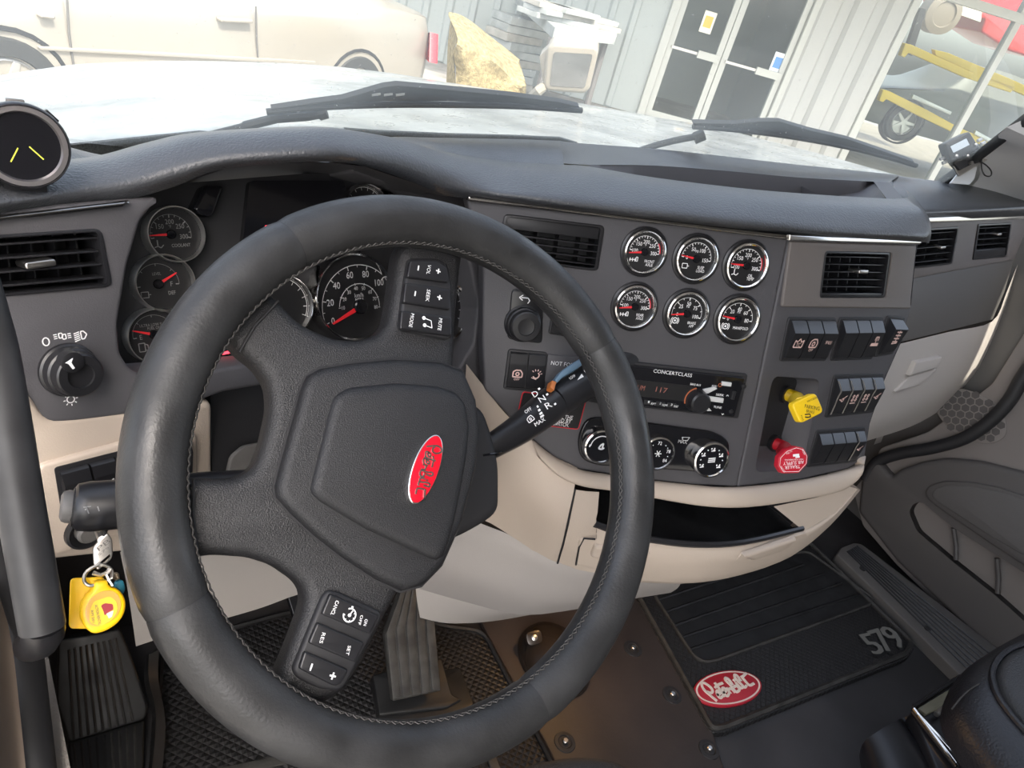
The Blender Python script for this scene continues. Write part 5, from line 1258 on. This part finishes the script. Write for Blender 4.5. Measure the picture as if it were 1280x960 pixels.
MB().tube([V3(q) for q in cr([MF.hit(*p, -.002) for p in [(1218,198), (1232,206), (1239,214), (1238,220), (1231,219), (1227,210), (1228,196), (1235,184), (1250,173), (1262,168)]], 4)], .0013, 6).build('cable', BLACKM, dv)
# ------------------------------------------------------------------ seats
ST = mat('black seat leather', (.018,.018,.021), .40, grain=(260,.5,.002)); SI = mat('perforated seat insert', (.035,.034,.034), .42, grain=(420,.8,.0015))
seat = thing('passenger_seat', 'corner of the black leather passenger seat with welted edge', 'seat', (1.25, .0, 0))
QF = Fr((1.3, .1, .40), (1, 0, 0), (-.10, .08, 1))
side = [(1199,842), (1186,868), (1182,893), (1196,924), (1222,962), (1300,1080), (1600,1000), (1420,760), (1286,790), (1240,815)]
MB().pslab(QF, side, -.07, 0, .03, .045, c=-.045, seg=5).build('cushion_bolster', ST, seat, sharp=70)
ins_ = [(1288,806), (1262,815), (1247,829), (1243,846), (1250,868), (1266,890), (1290,916), (1400,1000), (1500,900), (1400,760)]
MB().pslab(QF, ins_, -.03, .010, .02, .014, c=0, seg=4).build('cushion_insert', SI, seat, sharp=70)
MB().tube([QF.hit(x, y, .002) for x, y in cr([(1300,799), (1262,812), (1245,828), (1240,846), (1247,870), (1264,894), (1290,922), (1340,965)], 4)], .005, 8).build('welt', ST, seat)
MB().tube([QF.hit(x, y, -.006) for x, y in cr([(1241,850), (1222,856), (1205,868), (1190,886)], 4)], .0012, 6).build('seam', THREAD, seat)
RF = Fr((1.1, .1, .12), (1, 0, 0), (0, 0, 1))
MB().pslab(RF, [(1140,890), (1148,880), (1200,846), (1230,870), (1290,1000), (1180,985)], -.03, 0, .012, .006).build('base_cover', BLACK, seat)
for p0, p1 in [((1146,892), (1201,950)), ((1142,886), (1196,958))]: MB().tube([RF.hit(*p0, .012), RF.hit(*p1, .012)], .004, 8).build('slide_rail', CHROME, seat)
MB().tube([RF.hit(x, y, .006) for x, y in [(1196,960), (1141,890), (1143,882), (1200,845)]], .004, 8).build('cover_edge', BLACK, seat)
MB().pslab(RF, [(1148,885), (1186,862), (1184,880), (1158,893)], .0, .006, .002, .001).build('slide_bracket', mat('drab painted steel', (.16,.15,.10), .5), seat)
MB().tube([RF.hit(1170,893,.016), RF.hit(1180,885,.016)], .005, 8).build('spring', STEEL, seat)
bb = MB(); bb.loft([[atz(1074,945,.03), atz(1080,985,.02), atz(1090,1040,.02)], [atz(1082,925,.10), atz(1096,960,.10), atz(1120,1040,.10)], [atz(1120,901,.11), atz(1150,950,.11), atz(1200,1040,.11)], [atz(1128,898,.09), atz(1165,950,.09), atz(1215,1040,.09)], [atz(1138,893,.10), atz(1178,950,.10), atz(1230,1040,.10)], [atz(1146,890,.05), atz(1192,960,.05), atz(1240,1040,.05)]], 4, 4)
bb.build('base_shroud', BLACK, seat, sharp=70)
ds = thing('driver_seat', 'dark edge of the driver seat cushion at the bottom centre', 'seat', (.42, .1, 0))
QD = Fr((.45, .2, .36), (1, 0, 0), (0, 0, 1))
MB().pslab(QD, [(622,990), (640,962), (680,949), (725,943), (765,947), (792,962), (830,1100), (560,1100)], -.12, 0, .03, .02, c=-.01, seg=4).build('cushion', mat('black seat cloth', (.02,.02,.021), .8, grain=(500,.6,.002)), ds, sharp=70)
# courtesy lamp under the dash
lp_ = thing('courtesy_lamp', 'small warm courtesy lamp tucked under the grey knee panel', 'lamp', (.74, .63, .31))
MB().lathe(Fr((.74, .63, .31), (1, 0, 0), (0, 0, -1)), [(.014, 0), (.014, .006), (.010, .010), (0, .011)], 16).build('lens', mat('warm lamp lens', (.9,.7,.4), .4, emit=((1,.62,.25), 6)), lp_)
ld = bpy.data.lights.new('courtesy_light', 'POINT'); ld.energy = .35; ld.color = (1, .55, .2); ld.shadow_soft_size = .02
lo = bpy.data.objects.new('courtesy_light', ld); COL.objects.link(lo); lo.location = (.0, .0, -.03); lo.parent = lp_
# ------------------------------------------------------------------ cab shell and windscreen
HEAD = mat('grey cab trim', (.22,.21,.20), .8)
struct(MB().box(Fr((1.97, 0, 0), (0, 1, 0), (1, 0, 0)), -1.9, -.15, .93, 1.72, -.03, .03).build('wall_right_3', HEAD))  # unseen cab side wall, put in to cut light from the right
struct(MB().box(Fr((.9, -1.9, 0), (1, 0, 0), (0, -1, 0)), -1.1, 1.1, 0, 1.72, -.03, .03).build('wall_back_4', HEAD))  # unseen cab back wall, put in to cut light from behind
struct(MB().box(Fr((.9, -.75, 1.72), (1, 0, 0), (0, 0, 1)), -1.05, 1.05, -1.15, 1.11, 0, .06).build('ceiling', mat('pale headliner', (.35,.34,.33), .8)))
WS = Fr((.85, .895, .93), (1, 0, 0), (0, -.86, -.51))
gm = bpy.data.materials.new('dusty windscreen glass'); gm.use_nodes = True
N = gm.node_tree.nodes; L = gm.node_tree.links; N.remove(N['Principled BSDF']); out = N['Material Output']
tr = N.new('ShaderNodeBsdfTransparent'); tr.inputs[0].default_value = (.97, .985, .975, 1)
gl_ = N.new('ShaderNodeBsdfGlossy'); gl_.inputs['Roughness'].default_value = .03; fz = N.new('ShaderNodeFresnel'); fz.inputs[0].default_value = 1.25
m1 = N.new('ShaderNodeMixShader'); L.new(fz.outputs[0], m1.inputs[0]); L.new(tr.outputs[0], m1.inputs[1]); L.new(gl_.outputs[0], m1.inputs[2])
du = N.new('ShaderNodeBsdfTranslucent'); du.inputs[0].default_value = (.72, .73, .66, 1)
tc_ = N.new('ShaderNodeTexCoord'); n1 = N.new('ShaderNodeTexNoise'); n1.inputs['Scale'].default_value = 260; n1.inputs['Detail'].default_value = 3
n2 = N.new('ShaderNodeTexNoise'); n2.inputs['Scale'].default_value = 5; n2.inputs['Detail'].default_value = 5
for n_ in (n1, n2): L.new(tc_.outputs['Object'], n_.inputs['Vector'])
r1 = N.new('ShaderNodeMapRange'); r1.inputs['From Min'].default_value = .66; r1.inputs['From Max'].default_value = .80; r1.inputs['To Max'].default_value = .30; L.new(n1.outputs[0], r1.inputs[0])
r2 = N.new('ShaderNodeMapRange'); r2.inputs['From Min'].default_value = .3; r2.inputs['From Max'].default_value = .7; r2.inputs['To Min'].default_value = .13; r2.inputs['To Max'].default_value = .24; L.new(n2.outputs[0], r2.inputs[0])
ad = N.new('ShaderNodeMath'); ad.operation = 'ADD'; L.new(r1.outputs[0], ad.inputs[0]); L.new(r2.outputs[0], ad.inputs[1])
m2 = N.new('ShaderNodeMixShader'); L.new(ad.outputs[0], m2.inputs[0]); L.new(m1.outputs[0], m2.inputs[1]); L.new(du.outputs[0], m2.inputs[2]); L.new(m2.outputs[0], out.inputs['Surface'])
win = MB().slab(WS, rect(-1.0, 1.0, -.10, 1.15, .06), -.004, 0).build('window_1', gm); struct(win)
# dark dotted band along the foot of the glass
lowp = [(-.1,.83), (.05,.84), (.2,.87), (.4,.90), (.7,.938), (1.0,.945), (1.3,.953), (1.75,.965)]
MB().pslab(WS, [(40,215), (40,187), (72,183), (200,170), (250,165), (300,170), (250,205), (120,220)], -.007, -.0045).pslab(WS, [(430,161), (470,164), (560,168), (640,170), (700,172.5), (722,179), (600,178), (450,176)], -.007, -.0045).build('frit_band', mat('dotted black glass border', (.06,.066,.064), .5, var=(900,.9)), win)

# ------------------------------------------------------------------ bonnet, wipers, bonnet mirror
HW = mat('dusty white paint', (.24,.255,.25), .36, coat=.35, var=(7,.3), rvar=(30,.12))
hood = thing('truck_bonnet', 'dusty white truck bonnet beyond the windscreen', 'bonnet', (.85, 1.6, .4))
far = [(-120,120,2.2), (-60,106,2.22), (0,96,2.25), (60,87,2.28), (120,81,2.3), (250,78,2.3), (400,83,2.3), (500,94,2.3), (560,104,2.28), (650,118,2.25), (745,138,2.2)]
cols = []
for i, (x, y, d) in enumerate(far):
    F_ = V3(AR(x, y, d)); nx = -.35 + i/(len(far)-1)*2.12; zc = [z for z in [ (.78 if nx < 0 else .80 + nx*.255 if nx < .28 else .871 + (nx-.28)*.075 if nx < .66 else .90 + (nx-.66)*.02) ]][0] - .006
    Nn = V3(nx, .98, zc); M1 = Nn*.66 + F_*.34 + V3(0, 0, .018); M2 = Nn*.3 + F_*.7 + V3(0, 0, .022)
    cols.append([tuple(Nn), tuple(M1), tuple(M2), tuple(F_ + V3(0, -.05, .004)), tuple(F_ + V3(0, .10, -.05)), tuple(F_ + V3(0, .2, -.4))])
last = cols[-1]; cols.append([(p[0]+.09, p[1], p[2]-.03) for p in last]); cols.append([(p[0]+.14, p[1], p[2]-.35) for p in last])
MB().loft(cols, 4, 4).build('bonnet_panel', HW, hood, sharp=60)
MB().tube([aty(84,106,2.15), aty(76,124,1.75), aty(66,145,1.45), aty(58,158,1.25)], .005, 6).build('shut_line', GREYP, hood)
cw = MB(); cw.grid([[V3(x, .905, z-.025), V3(x, .97, z-.03)] for x, z in lowp]); tag(cw.build('cowl_strip', BLACKM), 'black cowl strip at the foot of the windscreen outside', 'cowl')
WG = WS.off(-.022)
WP = mat('weathered black wiper rubber', (.022,.024,.024), .55)
def ws(*px): return [WG.hit(x, y) for x, y in px]
wpr = thing('windscreen_wiper', 'long black wiper lying across the left part of the windscreen', 'wiper', WG.hit(340, 150), 'windscreen wipers')
MB().tube(cr([tuple(p) for p in ws((333,140), (400,134), (480,131), (560,131), (650,133), (727,138))], 4), .0042, 8).build('blade', WP, wpr)
MB().pslab(WG, [(338,137), (390,129), (428,124), (480,109), (497,107), (520,109), (566,113), (640,120), (700,128), (725,134), (700,134), (640,129), (560,127), (480,127), (400,131)], -.006, .002, .002, .001).build('spine', WP, wpr)
MB().tube(ws((250,172), (305,158), (340,150)), .0045, 8).tube(ws((305,158), (345,148), (385,145), (406,141)), .006, 8).build('arm', WP, wpr)
MB().tube(ws((398,142), (408,139)), .009, 8).build('hook', WP, wpr)
for x in (465, 480, 495): MB().pslab(WG, [(x,118), (x+11,116.5), (x+11,119), (x,120.5)], .002, .0028).build('slot', mat('bright slot', (.6,.6,.55), .5) if x == 465 else MT['bright slot'], wpr, smooth=False)
wpr = thing('windscreen_wiper', 'black wiper on the right part of the windscreen ending near the pillar', 'wiper', WG.hit(820, 182), 'windscreen wipers')
MB().tube(cr([tuple(p) for p in ws((867,158), (920,162), (990,171), (1060,184), (1115,198), (1145,207))], 4), .0048, 8).build('blade', WP, wpr)
MB().pslab(WG, [(866,154), (920,155), (950,152), (975,152), (1012,163), (1060,174), (1110,191), (1143,203), (1110,196), (1050,182), (980,168), (920,160), (868,158)], -.006, .002, .002, .001).build('spine', WP, wpr)
MB().tube(ws((800,188), (822,181), (842,176), (868,171)), .0055, 8).tube(ws((868,173), (880,168)), .010, 8).build('arm', WP, wpr)
mr = thing('bonnet_mirror', 'white bonnet mirror with squarish glass, standing on the right of the bonnet', 'mirror', atd(662, 122, 2.2))
mc = atd(708, 87, 2.15); MF = Fr(mc, (.80, -.55, .08), CAM - mc + V3(0, 0, -.55))
moq = [(683,60), (690,54), (745,58), (748,66), (737,112), (730,118), (683,114), (679,106)]
MB().pslab(MF, moq, -.09, .0, .012, .010).build('housing', mat('cream white paint', (.27,.245,.20), .35, coat=.3), mr)
MB().pslab(MF.off(.001), [(692,65), (741,68), (731,110), (687,107)], -.002, .001, .008, 0).build('mirror_glass', mat('mirror silver', (.30,.29,.27), .03, 1.0), mr)
MB().tube([MF.hit(683,106,-.03), atd(672,114,2.15), atd(661,124,2.2)], .014, 8).build('stem', MT['cream white paint'], mr)
MB().pslab(MF, [(674,70), (688,57), (684,112), (678,100)], -.08, -.02, .006, .004).build('side_cover', MT['cream white paint'], mr)

# ------------------------------------------------------------------ yard, parked car
GZ = -.5
struct(MB().grid([[V3(-40, -30, GZ), V3(-40, 60, GZ)], [V3(60, -30, GZ), V3(60, 60, GZ)]]).build('floor_2', mat('yard asphalt', (.30,.285,.26), .85, var=(2.5,.3), grain=(30,.5,.01))))
SILV = mat('silver car paint', (.36,.335,.29), .3, .35, coat=.5); GLS = mat('dark car glass', (.03,.035,.035), .08); TYRE = mat('tyre rubber', (.03,.03,.03), .7); ALLOY = mat('alloy wheel', (.55,.54,.52), .3, .8)
def car(o, u, label, paint, name='car', L0=-.85, L1=3.65, wb=2.65, flip=1, cat='car'):
    u = V3(u).normalized(); n = V3(u.y, -u.x, 0); F_ = Fr(o, u, n)          # u along the car, v up, n towards us
    t = thing(name, label, cat, F_.p(wb/2, 0, -.9)); W = 1.74
    secs = [(L0, .25, .50, .52, .16), (L0+.12, .18, .68, .70, .06), (L0+.9, .17, .86, .88, .0), (L0+1.25, .17, .92, 1.0, .0), (L0+1.9, .17, .93, 1.40, .0), (L0+2.6, .17, .95, 1.43, .0), (L0+3.3, .17, .97, 1.36, .0), (L0+3.85, .19, .98, 1.06, .0), (L1-.12, .24, .94, .98, .05), (L1, .32, .80, .84, .16)]
    cols = []
    for s, lo_, belt, top, ins in secs:
        gh = max(0, top - belt); k = min(.24, gh*.5)
        half = [(ins+.07, lo_), (ins+.01, lo_+.14), (ins, (lo_+belt)/2), (ins+.02, belt-.1), (ins+.07, belt), (ins+.07+k*.8, top-.04 if gh > .1 else belt+.01), (ins+.30+k*.4, top)]
        prof = half + [(W-a, z) for a, z in reversed(half)]
        cols.append([tuple(F_.p(s, z, -a)) for a, z in prof])
    mb = MB(); mb.loft(cols, 3, 2)
    for c in (cols[0], cols[-1]): mb.add([V3(p) for p in c], [tuple(range(len(c)))])
    mb.build('body', paint, t, sharp=45)
    for q in ([(L0+1.35, 1.00), (L0+1.98, 1.33), (L0+2.45, 1.36), (L0+2.45, 1.00)], [(L0+2.52, 1.00), (L0+2.52, 1.36), (L0+3.15, 1.32), (L0+3.6, 1.04)]):
        G = []
        MB().slab(Fr(F_.p(0, 0, -.055), F_.u, (F_.n + F_.v*.42)), [(a, (b-.0)*1.06-.02) for a, b in q], -.14, .012, .01).build('side_window', GLS, t)
    for c in (0, wb):
        wf = Fr(F_.p(c, .315, .0), F_.u, F_.n)
        MB().lathe(wf, [(.37, -.14), (.365, .004), (.345, .010), (.335, -.02)], 28).build('wheel_arch', BLACKM, t)
        wh = MB().lathe(wf, [(0, -.15), (.315, -.15), (.318, -.02), (.30, .015), (.225, .02), (.215, -.01)], 32).build('wheel', TYRE, t)
        MB().lathe(wf, [(.215, .0), (.20, .012), (.185, -.03), (.06, -.02), (.05, .01), (0, .012)], 32).build('rim', ALLOY, wh)
        for k in range(5):
            a = 2*PI*k/5; d = Vector((math.cos(a), math.sin(a))); e = Vector((-d.y, d.x))
            MB().slab(wf, [tuple(d*.04+e*.03), tuple(d*.2+e*.018), tuple(d*.2-e*.018), tuple(d*.04-e*.03)], -.03, .010, .004).build('spoke', ALLOY, wh)
    return t, F_
u_ = V3(.873, .488, 0)
t, F_ = car((-.28, 4.73, GZ), u_, 'overexposed silver saloon parked across the bonnet at upper left', SILV)
def onside(x, y, c=.0): return F_.ab(x, y, c)
MB().pslab(F_, [(48,58), (120,62), (240,68), (395,77), (395,82), (240,73), (120,67), (50,63)], -.02, .02, .01, .006).build('side_moulding', SILV, t)
for px in [[(84,0), (86,40), (92,82)], [(320,8), (321,50), (323,80)]]:
    MB().tube([F_.hit(x, y, .004) for x, y in px], .006, 6).build('door_seam', GREYP, t)
for x, y, w_ in ((61,21,9), (297,26,20)): MB().pslab(F_, [(x-w_,y-3), (x+w_,y-1), (x+w_,y+4), (x-w_,y+2)], -.01, .035, .01, .01).build('door_handle', SILV, t)
LR = mat('red tail lamp', (.5,.01,.02), .2, coat=.5)
MB().slab(Fr(F_.p(3.60, 0, -.04), F_.u*.6 - F_.n*.8, F_.n*.6 + F_.u*.8), [(-.16,.62), (.10,.62), (.12,.80), (-.02,.84)], -.05, .03, .01).build('tail_lamp', LR, t)

# ------------------------------------------------------------------ workshop front
BW = Fr((7.0, 9.2, GZ), (.903, -.43, 0), (-.43, -.903, 0))
CORR = mat('pale corrugated steel', (.34,.37,.355), .5, .1); FRM = mat('off white door frame', (.45,.46,.42), .45)
PANE = bpy.data.materials.new('shop glass'); PANE.use_nodes = True
N = PANE.node_tree.nodes; L = PANE.node_tree.links; N.remove(N['Principled BSDF']); tr = N.new('ShaderNodeBsdfTransparent'); tr.inputs[0].default_value = (.82,.88,.85,1)
gl_ = N.new('ShaderNodeBsdfGlossy'); gl_.inputs['Roughness'].default_value = .02; fz = N.new('ShaderNodeFresnel'); mx = N.new('ShaderNodeMixShader')
L.new(fz.outputs[0], mx.inputs[0]); L.new(tr.outputs[0], mx.inputs[1]); L.new(gl_.outputs[0], mx.inputs[2]); L.new(mx.outputs[0], N['Material Output'].inputs['Surface'])
aL = BW.ab(803,147)[0]; aR = BW.ab(955,153)[0]; aW = BW.ab(1062,176)[0]; aE = aW + 9
H = 3.3
wallA = struct(MB().box(BW, -7, aL-.12, 0, H, -.15, 0).build('wall_back', CORR))
i = 0; a = -4.2
while a < aL-.3:
    o = MB().slab(Fr(BW.p(a, 0, 0), BW.u, BW.n), [(-.06,0), (.06,0), (.06,H), (-.06,H)], 0, .035, .025, seg=1).build('rib', CORR, wallA); a += .32
wallB = struct(MB().box(BW, aR+.10, aW-.1, 0, H, -.15, .02).build('wall_back_2', mat('pale steel panel', (.40,.405,.38), .5)))
nb = 3
for k in range(nb):
    c_ = aR + (aW-aR)*(k+.5)/nb; MB().slab(Fr(BW.p(c_, 0, .02), BW.u, BW.n), [(-.16,0), (.16,0), (.16,H), (-.16,H)], 0, .06, .05, seg=1).build('rib', MT['pale steel panel'], wallB)
dr = thing('double_door', 'glazed double door with white frames and push bars in the workshop front', 'door', BW.p((aL+aR)/2, 0, 0))
am = BW.ab(872,151)[0]
for a0, a1 in ((aL-.12, aL+.0), (aR-.0, aR+.1)): MB().slab(BW, rect(a0, a1, 0, H-.06), -.10, .06, .01).build('jamb', FRM, dr)
for i, (a0, a1) in enumerate(((aL+.01, am), (am+.01, aR-.01))):
    lf = MB().slab(BW, rect(a0, a1, .03, H-.1), -.05, .01, .008, holes=[rect(a0+.09, a1-.09, .12, H-.2)]).build('door_leaf', FRM, dr)
    MB().slab(BW, rect(a0+.09, a1-.09, .12, H-.2), -.025, -.015).build('pane', PANE, lf)
    bb_ = 1.02; MB().box(BW, a0+.06, a1-.06, bb_-.018, bb_+.018, .02, .05).build('push_bar', ALLOY, lf)
    MB().box(BW, a0+(a1-a0)*.55, a1-.05, bb_-.05, bb_+.05, .03, .08).build('push_plate', FRM, lf)
for q, c1, c2, nm in [((885,28), (.75,.72,.6), (.75,.45,.05), 'warm'), ((972,79), (.75,.8,.85), (.08,.25,.55), 'blue')]:
    a, b = BW.ab(*q, -.014); s_ = MB().slab(BW, rect(a-.09, a+.09, b-.14, b+.14), -.0148, -.0136).build('door_sticker', mat(nm+' sticker', c1, .5), dr); MB().slab(BW, rect(a-.06, a+.06, b-.07, b+.08), -.0136, -.013).build('sticker_print', mat(nm+' sticker print', c2, .5), s_)
# room behind the doors
rm = Fr(BW.p((aL+aR)/2, 0, -2.6), BW.u, BW.n); DK = mat('dim room wall', (.24,.25,.23), .8)
struct(MB().box(rm, -3.5, 3.0, 0, H, -.1, 0).build('wall_back_3', DK)); struct(MB().box(BW, aL-3, aW, H, H+.1, -2.7, .1).build('ceiling_2', DK))
struct(MB().box(BW, aR+.3, aR+.4, 0, H, -2.6, -.15).build('wall_right_2', DK))
struct(MB().box(BW, aL-3, aE, -.02, .012, -9, .0).build('floor_3', mat('shop concrete', (.25,.215,.165), .7, var=(3,.15))))
# big window into the garage
wd = struct(MB().slab(BW, rect(aW-.1, aW+.02, 0, H), -.12, .10, .01).build('window_2', FRM))
px_m = [(1163,225), (1272,25)]
a1 = BW.ab(1163,225)[0]; a1b = BW.ab(1268,30)[0]; ac = (a1+a1b)/2
MB().slab(BW, rect(ac-.05, ac+.05, 0, H), -.06, .05, .008).build('mullion', FRM, wd)
MB().slab(BW, rect(aW, aE, -.0, .12), -.06, .06, .008).build('bottom_rail', FRM, wd)
bt = BW.ab(1240,12)[1]; MB().slab(BW, rect(aW, aE, bt-.06, bt+.06), -.06, .06, .008).build('top_rail', FRM, wd)
MB().slab(BW, rect(aW, aE, .1, bt), -.01, 0).build('pane', PANE, wd)
# garage: car, yellow lift, red vehicle
IN = BW.off(-1.3); GC = mat('grey green car paint', (.13,.135,.122), .5, .1, coat=.15)
a, b = IN.ab(1128, 152)
t2, F2 = car(tuple(IN.p(a, b-.315, .05)), IN.u, 'grey car with alloy wheels on the yellow lift inside the workshop', GC, L0=-.8)
YL2 = mat('yellow lift paint', (.80,.55,.04), .45)
lift = thing('vehicle_lift', 'yellow steel vehicle lift arms round the grey car in the workshop', 'lift', IN.p(a, b-.6, .4))
LFm = IN.off(.45)
for px in [[(1132,54), (1140,56), (1210,88), (1268,108), (1264,116), (1206,97), (1136,66), (1131,72), (1126,70)], [(1168,62), (1185,66), (1262,98), (1300,115), (1300,128), (1250,106), (1170,70)], [(1104,112), (1112,114), (1160,138), (1200,160), (1260,186), (1256,194), (1196,168), (1150,146), (1108,124), (1104,128), (1099,126)]]:
    MB().pslab(LFm, px, -.10, 0, .02, .01).build('lift_arm', YL2, lift)
for px in [[(1142,118), (1190,140), (1188,144), (1140,123)], [(1220,163), (1262,186), (1258,190), (1218,168)]]: MB().pslab(LFm.off(.02), px, -.02, .02, .005, .004).build('pad_bar', ALLOY, lift)
MB().pslab(IN.off(-.3), [(1151,10), (1158,12), (1140,70), (1132,66)], -.1, 0).build('lift_post', BLACKM, lift)
RV = IN.off(-2.0); REDP = mat('red vehicle paint', (.35,.012,.012), .3, coat=.4)
rv = thing('red_vehicle', 'red and white vehicle behind the grey car in the workshop', 'vehicle', RV.p(*RV.ab(1240, 60), 0))
MB().pslab(RV, [(1196,2), (1204,-8), (1290,-6), (1300,76), (1262,64), (1226,40), (1232,24), (1198,20)], -1.2, 0, .05, .04).build('body', REDP, rv)
MB().pslab(RV.off(.02), [(1203,4), (1228,12), (1226,28), (1198,18)], -.02, .01, .03, .01).build('white_panel', mat('cream panel', (.75,.68,.55), .5), rv)
f = RV.at(1180, 18, 0, .05); MB().lathe(f, [(0, -.3), (.34, -.3), (.34, 0), (.22, .03), (.2, 0), (0, .02)], 28).build('wheel', mat('brown rim', (.16,.13,.095), .5), rv)
# unseen canopy, added to keep the workshop front in shade
struct(MB().box(BW, -4.5, aE, H, H+.15, -.1, 3.0).build('shade_canopy', FRM))

# ------------------------------------------------------------------ table of slabs, stacks and the rough bale
SLB = [mat('white stone slab', (.30,.315,.30), .5, var=(8,.12)), mat('grey stone slab', (.29,.31,.30), .5, var=(8,.15)), mat('cream stone slab', (.30,.29,.255), .5, var=(8,.15))]
TZ = .60; TP = Fr((5.0, 7.4, TZ), (.95, .1, 0), (0, 0, 1))
tb = thing('slab_table', 'low grey table loaded with pale slabs against the corrugated wall', 'table', TP.p(0, 0, -.9))
q = [(640,-10), (694,34), (771,44), (778,20), (764,-8)]
MB().pslab(TP, q, -.10, 0, .02, .01).build('tabletop', SLB[1], tb)
for x, y in ((700,36), (766,42), (770,10)):
    p = TP.hit(x, y); MB().tube([p + V3(0, .1, -.1), V3(p.x, p.y+.1, GZ)], .04, 8).build('leg', GREYP, tb)
rr = random.Random(3)
for k, (x, y, nz, lb) in enumerate([(690,26,3,'front left'), (716,32,3,'front middle'), (750,36,2,'front right'), (712,12,5,'back left'), (745,16,4,'back right')]):
    p = TP.hit(x, y)
    for j in range(nz):
        f = Fr((p.x + rr.uniform(-.04,.04), p.y + .12 + rr.uniform(-.04,.04), TZ + .002 + j*.052), (math.cos(.2+rr.uniform(-.3,.3)), math.sin(.2+rr.uniform(-.3,.3)), 0), (0, 0, 1))
        o = MB().slab(f, rect(-.28, .28, -.16, .16), 0, .05, .006).build('stone_slab', SLB[(k+j) % 3])
        tag(o, 'pale stone slab in the %s stack on the slab table' % lb, 'slab', 'stone slabs on the table, %s stack' % lb)
for k, (x, y, nz, lb) in enumerate([(598,40,5,'behind the tan bale'), (625,62,4,'low beside the tan bale'), (655,66,3,'under the slab table'), (580,12,7,'behind the car tail'), (650,20,9,'left of the slab table')]):
    p = atz(x, y, GZ+.1*nz)
    for j in range(nz):
        f = Fr((p.x + rr.uniform(-.05,.05), p.y + rr.uniform(-.05,.05), GZ + .002 + j*.1), (math.cos(.2+rr.uniform(-.25,.25)), math.sin(.2+rr.uniform(-.25,.25)), 0), (0, 0, 1))
        o = MB().slab(f, rect(-.34, .34, -.22, .22), 0, .095, .01).build('paving_slab', SLB[(k*2+j) % 3])
        tag(o, 'pale paving slab in the yard stack %s' % lb, 'slab', 'paving slabs stacked %s' % lb)
HAY = mat('tan fibre', (.34,.275,.14), .9, var=(30,.35), grain=(120,1.0,.02))
bf = Fr(aty(605, 80, 5.9), (.95, .1, 0), (.0, -1, 0))
mb = MB(); cols = []
bo_ = [((560,22),(566,70),(572,135)), ((575,26),(578,72),(590,140)), ((592,38),(596,80),(606,145)), ((612,52),(616,92),(622,150)), ((632,68),(634,104),(638,150)), ((649,82),(651,112),(652,150))]
for (t0, t1, t2_) in bo_:
    a = V3(AR(*t0, 5.3)); b = V3(AR(*t1, 4.98)); c = V3(AR(*t2_, 5.02)); j = lambda: V3(rr.uniform(-.03,.03), rr.uniform(-.05,.05), rr.uniform(-.02,.02))
    cols.append([tuple(a + V3(.24, .45, -.22)), tuple(a + V3(.12, .22, .0)), tuple(a + j()), tuple(a*.5 + b*.5 + V3(0, -.12, 0) + j()), tuple(b + j()), tuple(b*.5 + c*.5 + j()), (c.x, c.y, GZ)])
mb.loft(cols, 4, 3)
for c_ in (cols[0], cols[-1]): mb.add([V3(p) for p in c_], [tuple(range(len(c_)))])
tag(mb.build('straw_bale', HAY), 'rough tan bale sloping beside the tail of the silver car', 'bale')
for o in bpy.data.objects:
    if '_base' in o: del o['_base']
